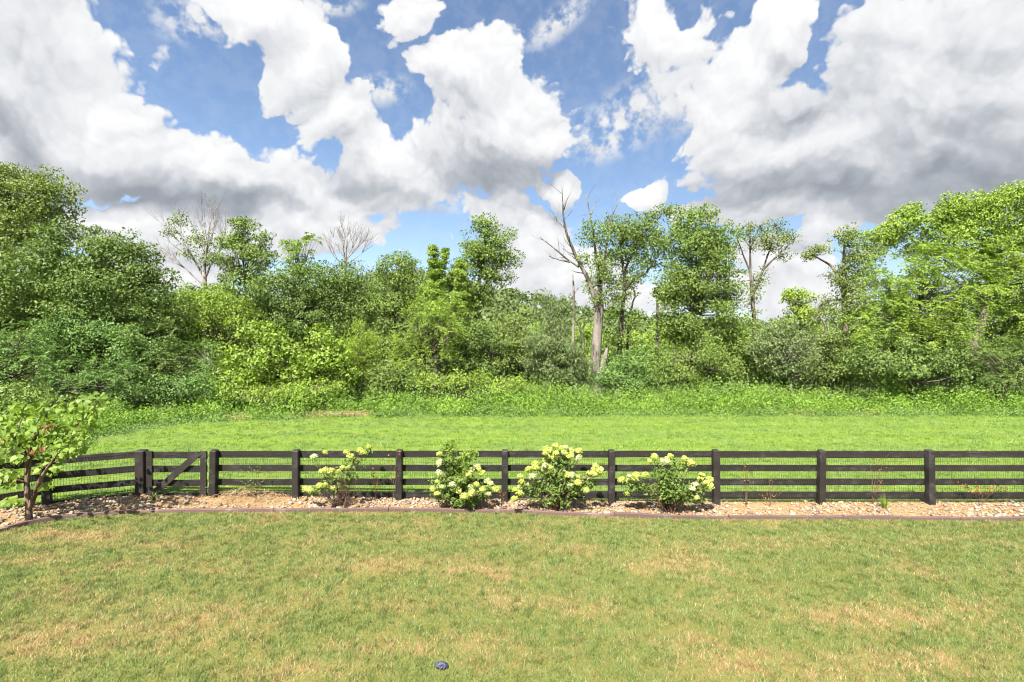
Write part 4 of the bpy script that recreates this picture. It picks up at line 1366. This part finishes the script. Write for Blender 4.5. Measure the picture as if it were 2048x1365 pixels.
# trees of the middle distance, seen through the gap
for px, Y, h, wpx, lab in ((1010, 62, 655, 60, 'distant round tree behind the leaning tree'), (1075, 75, 650, 45, 'distant tree in the gap left of the cedar'), (1240, 60, 662, 60, 'distant tree behind the open-crowned tree'),
                           (1165, 70, 650, 40, 'distant tree just behind the grey dead trunk'), (1320, 66, 650, 70, 'distant tree behind the thin pale snag'), (1560, 64, 650, 60, 'distant tree behind the slender tree'), (1470, 70, 660, 60, 'distant tree right of the large dense tree'),
                           (1640, 60, 650, 60, 'distant tree behind the crooked tree'), (890, 58, 650, 70, 'distant tree behind the vine snags'), (2020, 60, 660, 90, 'distant tree at the right edge')):
    tree('distant_tree', lab, px, Y, [(px, h + 12, wpx * 0.55, 22), (px - wpx * 0.5, h + 30, wpx * 0.5, 20), (px + wpx * 0.5, h + 28, wpx * 0.5, 22), (px, h + 45, wpx, 20)],
         M_BRIGHT if Y > 63 else M_MID, size=0.38, dens=14, clump=1.1, trunk_r=2, twigs=False, group='distant trees beyond the tree line')

# wooded hill behind everything
PS, NS, RS, LS = [], [], [], []
for i in range(1150):
    Y = rng.uniform(110, 215)
    u = rng.uniform(-250, 2300)
    X = (u - CX) / FOC * Y
    z = float(hill_z(np.array(X), np.array(Y)))
    r = rng.uniform(2.2, 4.2)
    c = np.array([X, Y, z + rng.uniform(0.5, 3.0)])
    m_ = 46
    e = rand_dirs(m_)
    e[:, 2] = np.abs(e[:, 2])
    PS.append(c + e * r * np.array([1, 1, 1.15]) * rng.uniform(0.75, 1.05, (m_, 1)))
    NS.append(e + 0.5 * rng.normal(size=(m_, 3)) + np.array([0, -0.2, 0.3]))
    RS.append(np.clip(rng.uniform(0.2, 0.8, m_) + rng.normal(0, 0.2), 0, 1))
    LS.append(rng.uniform(0.9, 1.7, m_))
P, N, R, L = map(np.concatenate, (PS, NS, RS, LS))
V, Q = leaf_quads(P, N, L, L * 0.75, 0.2)
tag(link('far_woods', mesh_np('far_woods', V, Q, {'rnd': np.repeat(R, 4)}), M_FAR), 'wooded hillside far behind the tree line', 'woods', kind='stuff')

# ------------------------------------------------------------------ weeds along the far side of the field
def weeds(name, n, u0, u1, dlo, dhi, h0, h1, mat, size, narrow, label, per=60, tone_by=0.2):
    """plants standing in mounds of uneven height"""
    eu = [p[0] for p in EDGE_PX]
    PS, NS, LS, RS = [], [], [], []
    for i in range(n):
        u = rng.uniform(u0, u1)
        t = rng.uniform(0, 1)
        ed = float(np.interp(u, eu, EDGE[:, 1]))
        Y = ed + dlo + (dhi - dlo) * t
        X = (u - CX) / FOC * Y
        patch = 0.5 + 0.3 * math.sin(X * 0.55 + 1.3) + 0.25 * math.sin(X * 1.27 + Y * 0.6)
        h = (h0 + (h1 - h0) * np.clip(patch + rng.normal(0, 0.22), 0, 1.25)) * np.interp(Y - ed, [-0.5, 0.1, 1.0], [0.75, 1.0, 1.0]) * np.interp(u, [100, 500, 850], [0.7, 0.8, 1.0])
        r = rng.uniform(0.30, 0.80)
        tone = rng.normal(0, tone_by)
        m_ = int(per * r / 0.45 * rng.uniform(0.7, 1.2))
        e = rand_dirs(m_)
        e[:, 2] = np.abs(e[:, 2])
        c = np.array([X, Y, float(gz(X, Y))])
        P = c + e * np.array([r, r, 1.0]) * rng.uniform(0.55, 1.05, (m_, 1)) * np.array([1, 1, h])
        P[:, 2] = np.maximum(P[:, 2], 0.03) + rng.normal(0, 0.02, m_)
        PS.append(P)
        NS.append(0.6 * e + 0.6 * rng.normal(size=(m_, 3)) + np.array([0, -0.15, 0.5]))
        LS.append(size * rng.uniform(0.6, 1.3, m_) * rng.uniform(0.75, 1.25))
        RS.append(np.clip(rng.uniform(0.2, 0.75, m_) + tone, 0, 1))
    P, N, L, R = map(np.concatenate, (PS, NS, LS, RS))
    V, Q = leaf_quads(P, N, L, L * narrow, 0.3)
    LEAFCOUNT[0] += len(P)
    tag(link(name, mesh_np(name, V, Q, {'rnd': np.repeat(R, 4)}), mat), label, 'weeds', kind='stuff')


weeds('wild_weeds', 1750, -350, 2450, -0.3, 6.5, 0.55, 1.65, M_WEED, 0.108, 0.58, 'bright green weeds growing waist-high along the field edge', 66, 0.32)
weeds('tall_weeds', 380, -350, 2450, 2.5, 8.0, 0.9, 1.8, M_WEED2, 0.19, 0.26, 'taller bluish-green weeds at the foot of the trees', 70)
weeds('low_weeds', 420, -350, 2450, -0.6, 0.3, 0.25, 0.6, M_SUMAC, 0.09, 0.5, 'low darker weeds creeping into the edge of the field', 45)
# dry grass lying along the mown edge on the left
n = 1500
u = rng.choice(np.array([600, 640, 660, 680, 715, 690, 480, 1620, 1720]), n) + rng.normal(0, 26, n)
ed = np.interp(u, [p[0] for p in EDGE_PX], EDGE[:, 1])
Y = ed + rng.normal(0.1, 0.35, n)
X = (u - CX) / FOC * Y
P = np.stack([X, Y, gz(X, Y) + rng.uniform(0.02, 0.22, n)], 1)
d = rand_dirs(n)
d[:, 2] = np.abs(d[:, 2]) * 0.6
V, Q = leaf_quads(P, rand_dirs(n) + np.array([0, -0.5, 0.8]), rng.uniform(0.12, 0.3, n), 0.02, 0.0, tip=unit(d))
tag(link('dead_grass', mesh_np('dead_grass', V, Q, {'rnd': np.repeat(rng.uniform(size=n), 4)}), M_STRAW), 'patches of dead tan grass along the mown edge', 'grass', kind='stuff')
#@@TREES_END

# ------------------------------------------------------------------ hydrangeas in the bed
def flower_mesh(seed):
    r = np.random.default_rng(seed)
    n_ = 95
    e = unit(r.normal(size=(n_ * 2, 3)))
    e = e[e[:, 2] > -0.45][:n_]
    P = e * np.array([1.0, 1.0, 0.82]) * r.uniform(0.84, 1.06, (len(e), 1))
    V, Q = leaf_quads(P, e + 0.35 * r.normal(size=e.shape), 0.46, 0.40, 0.0)
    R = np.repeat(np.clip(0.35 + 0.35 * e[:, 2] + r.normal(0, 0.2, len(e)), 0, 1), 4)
    # solid heart of the flower head
    Vs, Fs = STV[seed % 8]
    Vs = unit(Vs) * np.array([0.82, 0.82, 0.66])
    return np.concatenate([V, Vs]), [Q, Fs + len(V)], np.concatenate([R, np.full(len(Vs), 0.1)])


FLOWERS = []
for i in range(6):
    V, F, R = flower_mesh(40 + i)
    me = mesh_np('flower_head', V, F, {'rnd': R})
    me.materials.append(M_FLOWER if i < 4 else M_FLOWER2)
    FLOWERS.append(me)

H1 = [(628, 914), (737, 895), (720, 902), (726, 906), (701, 913), (693, 905), (651, 941), (644, 944), (663, 943), (676, 944), (685, 936), (696, 937), (638, 973), (611, 978), (650, 971), (666, 977), (620, 981), (650, 906)]
H2 = [(879, 909), (879, 926), (878, 946), (954, 934), (944, 942), (930, 954), (936, 950), (965, 946), (957, 939), (874, 965), (885, 975), (865, 978), (874, 989), (905, 970), (906, 978), (917, 982), (928, 994), (943, 986), (941, 975),
      (953, 969), (957, 988), (965, 980), (967, 991), (974, 962), (981, 968), (987, 975), (976, 989), (991, 979)]
H3 = [(1111, 892), (1092, 899), (1100, 902), (1121, 896), (1131, 896), (1142, 902), (1158, 902), (1090, 908), (1096, 914), (1107, 917), (1119, 915), (1129, 907), (1142, 911), (1158, 917), (1091, 922), (1113, 929), (1071, 930), (1090, 933),
      (1100, 936), (1106, 943), (1072, 938), (1082, 942), (1093, 943), (1058, 940), (1065, 954), (1041, 954), (1043, 965), (1041, 975), (1030, 980), (1052, 982), (1040, 988), (1057, 972), (1069, 970), (1029, 999), (1118, 951), (1136, 951),
      (1144, 951), (1155, 955), (1143, 966), (1155, 966), (1140, 971), (1153, 972), (1191, 932), (1188, 940), (1199, 940), (1180, 949), (1190, 950), (1201, 947), (1180, 963), (1121, 966), (1172, 981), (1112, 908), (1136, 917)]
H4 = [(1341, 913), (1325, 923), (1384, 929), (1369, 917), (1309, 914), (1299, 923), (1243, 960), (1259, 954), (1259, 962), (1272, 951), (1290, 951), (1272, 961), (1253, 987), (1347, 971), (1340, 974), (1325, 996), (1384, 977), (1390, 970),
      (1400, 958), (1406, 970), (1419, 960), (1420, 971), (1413, 967), (1394, 996), (1366, 932), (1378, 924), (1404, 951), (1335, 919), (1333, 924)]


def hydrangea(label, bx, by, heads, lumps, dens, bare, pale, per_head=7):
    b = G(bx, by)
    Y = b[1]
    root = empty('hydrangea', b, label, 'hydrangea', 'hydrangeas flowering along the fence')
    g = Geo()
    lf_P, lf_N = [], []
    for i, (px, py) in enumerate(heads):
        low = np.clip((py - 930) / 70.0, 0, 1)
        y = Y + rng.uniform(-0.28, 0.22) - 0.18 * low
        p = W(px, py, y)
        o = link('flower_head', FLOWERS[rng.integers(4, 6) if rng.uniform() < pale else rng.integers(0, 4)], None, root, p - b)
        o.scale = (0.076 * rng.uniform(0.78, 1.15),) * 3
        o.rotation_euler = (rng.normal(0, 0.35) - 0.2, rng.normal(0, 0.35), rng.uniform(0, 6.28))
        s = b + np.array([rng.normal(0, 0.07), rng.normal(0, 0.05), -0.02])
        mid = s * 0.45 + p * 0.55 + np.array([-(p[0] - s[0]) * 0.18, 0, 0.10]) + rng.normal(0, 0.03, 3)
        q = np.linspace(0, 1, 7)[:, None]
        curve = (1 - q) ** 2 * s + 2 * q * (1 - q) * mid + q ** 2 * (p - np.array([0, 0, 0.03]))
        g.tube(curve, np.linspace(0.008, 0.0035, 7), 4, a=rng.uniform())
        for t in rng.uniform(0.35, 0.98, per_head):
            c = curve[int(t * 6)]
            lf_P.append(c + rng.normal(0, 0.045, 3))
            lf_N.append(rng.normal(0, 0.5, 3) + np.array([0, -0.35, 0.8]))
    for i in range(bare):                                   # bare woody canes
        s = b + np.array([rng.normal(0, 0.09), rng.normal(0, 0.06), -0.02])
        d = np.array([rng.normal(0, 0.35), rng.normal(0, 0.25), 1.0])
        grow(g, s, d, rng.uniform(0.25, 0.5), 0.006, 2, 0.45, 0.2, 2, 3, None, 0.14, 4)
    link('stems', _shift(g, 'stems', b), M_STEM, root)
    V, Q, R, _ = crown_leaves(lumps, Y, 0.085, dens, 'broad', 0.3, 0.55, 0.13, 0.2, 0.5)
    P, N = np.array(lf_P), np.array(lf_N)
    V2, Q2 = leaf_quads(P, N, rng.uniform(0.06, 0.11, len(P)), rng.uniform(0.03, 0.05, len(P)), 0.3)
    link('leaves', mesh_np('leaves', np.concatenate([V, V2]) - b, np.concatenate([Q, Q2 + len(V)]), {'rnd': np.concatenate([R, np.repeat(rng.uniform(size=len(P)), 4)])}), M_HYD, root)
    return root


hydrangea('sparse leggy hydrangea with bare brown canes, leftmost of the four', 682, 1016, H1, [(712, 922, 20, 18), (665, 960, 30, 14), (735, 905, 10, 12), (625, 985, 14, 8), (700, 955, 12, 20)], 120, 46, 0.1, 3)
h2 = hydrangea('tall hydrangea with a leafy green shoot rising above the fence', 922, 1018, H2, [(915, 965, 40, 38), (950, 985, 40, 22), (885, 975, 22, 26), (920, 1000, 34, 14), (900, 925, 26, 22)], 420, 6, 0.35)
hydrangea('widest hydrangea, thick with pale yellow flowers above the top rail', 1112, 1022, H3, [(1118, 955, 40, 42), (1070, 975, 34, 20), (1150, 975, 30, 22), (1180, 968, 22, 14), (1120, 925, 28, 18), (1115, 1000, 36, 14)], 330, 14, 0.25)
hydrangea('drooping dry-leaved hydrangea, rightmost of the four', 1338, 1026, H4, [(1335, 945, 38, 26), (1330, 975, 44, 26), (1380, 985, 36, 18), (1275, 972, 26, 16), (1345, 1005, 30, 12), (1400, 975, 20, 14)], 330, 26, 0.25)
# the leafy shoot of another shrub growing through the tall hydrangea
b = G(918, 1015)
V, Q, R, _ = crown_leaves([(902, 890, 20, 16), (898, 915, 28, 22), (930, 912, 24, 18), (915, 940, 30, 26), (950, 905, 10, 8), (905, 965, 20, 22)], b[1] + 0.12, 0.085, 380, 'broad', 0.3, 0.6, 0.12, 0.25, 0.42)
sh = empty('leafy_shoot', b, 'upright green shrub shoots growing up through the tall hydrangea', 'shrub')
link('leaves', mesh_np('leaves', V - b, Q, {'rnd': R}), M_BRIGHT, sh)
g = Geo()
for i in range(12):
    grow(g, b + rng.normal(0, 0.04, 3) * np.array([1, 1, 0]), np.array([rng.normal(0, 0.2), 0.05, 1.0]), rng.uniform(0.55, 0.9), 0.006, 1, 0.3, 0.3, 2, 4, None, 0.08, 4)
link('stems', _shift(g, 'stems', b), M_STEM, sh)

# ------------------------------------------------------------------ redbud tree in the left corner of the bed
def heart_mesh(seed):
    """heart-shaped leaf, folded along the midrib, hanging from its stalk"""
    r = np.random.default_rng(seed)
    half = [(0.0, 0.06), (0.20, -0.04), (0.42, 0.06), (0.50, 0.28), (0.42, 0.55), (0.22, 0.82), (0.0, 1.05)]
    V = [(0.0, 0.06, 0.0), (0.0, 0.5, -0.03), (0.0, 1.05, -0.22)]
    lift = 0.16 + r.uniform(-0.06, 0.1)
    for sg in (1, -1):
        for (x, y) in half[1:-1]:
            V.append((sg * x, y, lift * x - 0.16 * y * y + r.normal(0, 0.012)))
    T = []
    for off in (3, 8):
        ring = [0] + list(range(off, off + 5)) + [2]
        for a_, b_ in zip(ring[:-1], ring[1:]):
            T.append((1, a_, b_) if off == 3 else (1, b_, a_))
    return np.array(V), np.array(T)


rb = G(58, 1047)
rY = rb[1]
red = empty('redbud', rb, 'small redbud with heart-shaped leaves in the left corner of the bed', 'tree')
g = Geo()
RB = [[(58, 1052, 6.8), (57, 1010, 5.0), (53, 970, 4.5), (57, 925, 4.2)]]
for lm in RB:
    limb(g, lm, rY, 10)
link('trunk', _shift(g, 'trunk', rb), M_REDBARK, red)
g = Geo()
limbs_rb = [[(60, 1015, 5), (72, 985, 4.4), (84, 955, 3.8), (100, 930, 2.6), (118, 905, 1.2)], [(57, 930, 4.5), (48, 905, 3.5), (30, 880, 2.6), (12, 850, 1.4), (0, 830, 0.7)],
            [(57, 925, 4.2), (62, 890, 3.2), (80, 860, 2.4), (95, 825, 1.0)], [(58, 920, 3.6), (85, 900, 3.0), (120, 880, 2.4), (155, 850, 1.8), (190, 815, 1.0)],
            [(55, 915, 3.0), (20, 900, 2.4), (-25, 890, 1.2)], [(120, 880, 1.8), (150, 885, 1.2), (165, 880, 0.6)], [(155, 850, 1.4), (200, 800, 1.0), (212, 785, 0.5)], [(66, 942, 2.0), (95, 930, 1.6), (125, 918, 0.8)],
            [(52, 965, 2), (20, 955, 1.4), (-10, 950, 0.6)], [(30, 880, 1.8), (40, 845, 1.2), (50, 815, 0.5)]]
tips = []
for q, lm in enumerate(limbs_rb):
    P = limb(g, lm, rY, 7, dY=(-0.35, 0.35, -0.15, 0.3, -0.3, 0.1, -0.1, -0.4, -0.2, 0.2)[q])
    for i in range(len(P) // 3, len(P)):
        tips.append(P[i])
rbr = link('branches', _shift(g, 'branches', rb), M_REDBARK, red)
hearts = []
for i in range(5):
    V, T = heart_mesh(i)
    for j, rv in enumerate((0.1, 0.35, 0.6, 0.85)):
        me = mesh_np('leaf', V, T, {'rnd': np.full(len(V), rv)}, smooth=True)
        me.materials.append(M_REDBUD)
        hearts.append(me)
tips = np.array(tips)
lumps_rb = [(60, 850, 62, 42), (135, 845, 58, 40), (185, 808, 40, 24), (110, 895, 55, 26), (25, 895, 40, 36), (150, 885, 30, 26), (100, 935, 30, 14), (95, 970, 16, 12), (15, 955, 30, 22), (60, 815, 45, 16), (-20, 870, 40, 50), (30, 1000, 20, 10)]
lw = np.array([l[2] * l[3] for l in lumps_rb], float)
pick = rng.choice(len(lumps_rb), 1150, p=lw / lw.sum())
rest_g = Geo()
for q, k_ in enumerate(pick):
    l = lumps_rb[k_]
    e = rand_dirs(1)[0] * rng.uniform(0.3, 1.0) ** 0.4
    p = W(l[0] + e[0] * l[2], l[1] + e[2] * l[3], rY + e[1] * 0.62)
    sc_ = rng.uniform(0.062, 0.118)
    eul = Vector((0, 0, 0))
    ex, ey, ez = rng.normal(-0.75, 0.45), rng.normal(0, 0.45), rng.uniform(0, 6.28) if rng.uniform() < 0.4 else rng.normal(math.pi, 0.9)
    if q < 300:
        o = link('leaf', hearts[rng.integers(len(hearts))], None, rbr, p - rb)
        o.rotation_euler = (ex, ey, ez)
        o.scale = (sc_, sc_, sc_)
    else:
        from mathutils import Euler
        M = np.array(Euler((ex, ey, ez)).to_matrix())
        V, T = heart_mesh(q % 5)
        rest_g.add((V * sc_) @ M.T + p, T=T, a=rng.uniform(0.1, 0.9))
o = link('inner_leaves', _shift(rest_g, 'inner_leaves', rb), M_REDBUD, red)
o['kind'] = 'stuff'
for (px, py) in ((90, 860), (83, 898), (12, 882), (100, 852), (26, 960), (62, 905),):
    P = W(px, py, rY - 0.45) + rng.normal(0, 0.03, (14, 3))
    V, Q = leaf_quads(P, rand_dirs(14), 0.09, 0.02, 1.2)
    link('seed_pods', mesh_np('seed_pods', V - rb, Q, {'rnd': np.repeat(rng.uniform(size=14), 4)}), M_POD, red)

# ------------------------------------------------------------------ weeds and dried plants along the fence
def tuft(name, label, px, py, n_, L, wd, mat, lean=0.5, cat='grass clump'):
    b_ = G(px, py)
    root = empty(name, b_, label, cat)
    for part, cnt in (('blades', n_),):
        g_ = Geo()
        for i in range(cnt):
            a_ = rng.uniform(0, 6.28)
            l_ = L * rng.uniform(0.6, 1.1)
            ln = abs(rng.normal(0, lean)) + 0.08
            q_ = np.linspace(0, 1, 5)[:, None]
            dv = np.array([math.cos(a_), math.sin(a_), 0])
            ang = ln * (0.5 + 0.9 * q_)
            c_ = dv * np.sin(ang) * q_ * l_ + np.array([0, 0, 1.0]) * np.cos(ang) * q_ * l_ + dv * 0.02
            sd = np.array([-dv[1], dv[0], 0]) * wd * 0.5
            w_ = (1 - q_ ** 2) + 0.05
            V_ = np.concatenate([c_ - sd * w_, c_ + sd * w_])
            g_.add(V_, [(j, j + 1, j + 6, j + 5) for j in range(4)], a=rng.uniform())
        link(part, g_.mesh(part), mat, root)
    return root


tuft('grass_clump', 'single bright green grass clump among the stones at right', 1768, 1018, 90, 0.30, 0.008, M_BRIGHT, 0.35)
tuft('leafy_clump', 'strappy dark leaves at the foot of the gate', 306, 1002, 26, 0.26, 0.016, M_MID, 0.6)


def dry_plant(label, px, py, tops, n_, mat, lsize=0.055, Yoff=0.0, cat='dried weed', name='dried_weed', green=0):
    b_ = G(px, py)
    root = empty(name, b_, label, cat, 'weeds along the fence')
    g_ = Geo()
    LP = []
    for (tx, tyy) in tops:
        p = W(tx, tyy, b_[1] + Yoff + rng.normal(0, 0.02))
        q_ = np.linspace(0, 1, 8)[:, None]
        mid = np.array([b_[0] * 0.6 + p[0] * 0.4, b_[1], max(p[2], b_[2]) + 0.05]) + rng.normal(0, 0.03, 3)
        c_ = (1 - q_) ** 2 * b_ + 2 * q_ * (1 - q_) * mid + q_ ** 2 * p
        g_.tube(c_, np.linspace(0.0035, 0.0018, 8), 4, a=rng.uniform())
        for i in range(n_):
            t_ = rng.uniform(0.45, 1.0)
            LP.append(c_[int(t_ * 7)] + rng.normal(0, 0.035, 3))
    link('stems', _shift(g_, 'stems', b_), M_STEM, root)
    LP = np.array(LP)
    if len(LP):
        V, Q = leaf_quads(LP, rand_dirs(len(LP)) + np.array([0, -0.6, 0.2]), rng.uniform(0.6, 1.3, len(LP)) * lsize, lsize * 0.55, 0.5)
        link('leaves', mesh_np('leaves', V - b_, Q, {'rnd': np.repeat(rng.uniform(size=len(LP)), 4)}), mat, root)


dry_plant('dried vine with orange-brown leaves on the netting at the far right', 1960, 1014, [(1905, 972), (1925, 974), (1950, 975), (1975, 977), (2000, 973), (2015, 978)], 9, M_DRY, 0.075, 0.1)
dry_plant('dried stalk with brown hanging leaves right of the leggy hydrangea', 752, 1008, [(744, 932), (748, 946), (749, 958), (752, 966)], 4, M_DRY, 0.07, 0.1)
dry_plant('few orange dead leaves left of the post beside the leggy hydrangea', 785, 1006, [(780, 953), (801, 903), (783, 905), (806, 925)], 3, M_DRY, 0.06, 0.05)
dry_plant('thin green and straw-coloured weed climbing the netting left of the leggy hydrangea', 512, 1004, [(482, 942), (500, 935), (522, 935), (478, 960), (530, 960), (510, 968), (495, 972)], 9, M_HYD, 0.055, 0.05)
dry_plant('brown withered sprig on the netting right of the drooping hydrangea', 1492, 1014, [(1490, 934), (1497, 936), (1486, 960), (1500, 950)], 6, M_DRY, 0.045, 0.1)
dry_plant('withered weed with a few reddish leaves near the right fence', 1540, 1014, [(1535, 955), (1545, 958), (1530, 985), (1550, 985), (1515, 990), (1565, 985)], 6, M_DRY, 0.045, 0.1)
dry_plant('reddish withered leaves on long straw stalks two bays from the right edge', 1745, 1012, [(1740, 930), (1742, 940), (1760, 920), (1785, 905), (1775, 940), (1790, 935), (1765, 960)], 3, M_DRY, 0.05, 0.08)
dry_plant('short dry sprig at the post left of the widest hydrangea', 1003, 1012, [(1001, 985), (998, 992), (1006, 988), (1008, 996)], 8, M_DRY, 0.04, -0.05)
dry_plant('dead twigs arching over the straw heap beside the gate post', 455, 1008, [(440, 985), (470, 975), (490, 980), (520, 985), (545, 983), (430, 992), (560, 985)], 2, M_STRAW, 0.06, 0.0)

# ------------------------------------------------------------------ crumpled scrap on the lawn
b = G(883, 1336)
import bmesh
bm = bmesh.new()
bmesh.ops.create_icosphere(bm, subdivisions=3, radius=1.0)
V = np.array([v.co for v in bm.verts])
F = np.array([[v.index for v in f.verts] for f in bm.faces])
bm.free()
r_ = np.random.default_rng(5)
k_ = r_.normal(size=(14, 3)) * 3.0
ph = r_.uniform(0, 6.28, 14)
dis = np.abs(np.sin(V @ k_.T + ph)).mean(1)
V = V * (0.45 + 0.9 * dis + r_.normal(0, 0.06, len(V)))[:, None] * np.array([0.068, 0.05, 0.036])
V[:, 2] += 0.028
m, nb, out = new_mat('scrap_blue_grey')
nn_ = nb.noise(pos(nb), 60.0, 3.0)
principled(nb, out, nb.mix(nb.sstep(nn_, 0.4, 0.6), (0.012, 0.013, 0.030), (0.085, 0.090, 0.125)), 0.6, 0.2)
tag(link('crumpled_scrap', mesh_np('crumpled_scrap', V, F), m, None, b), 'small crumpled blue-grey scrap lying on the lawn', 'litter')
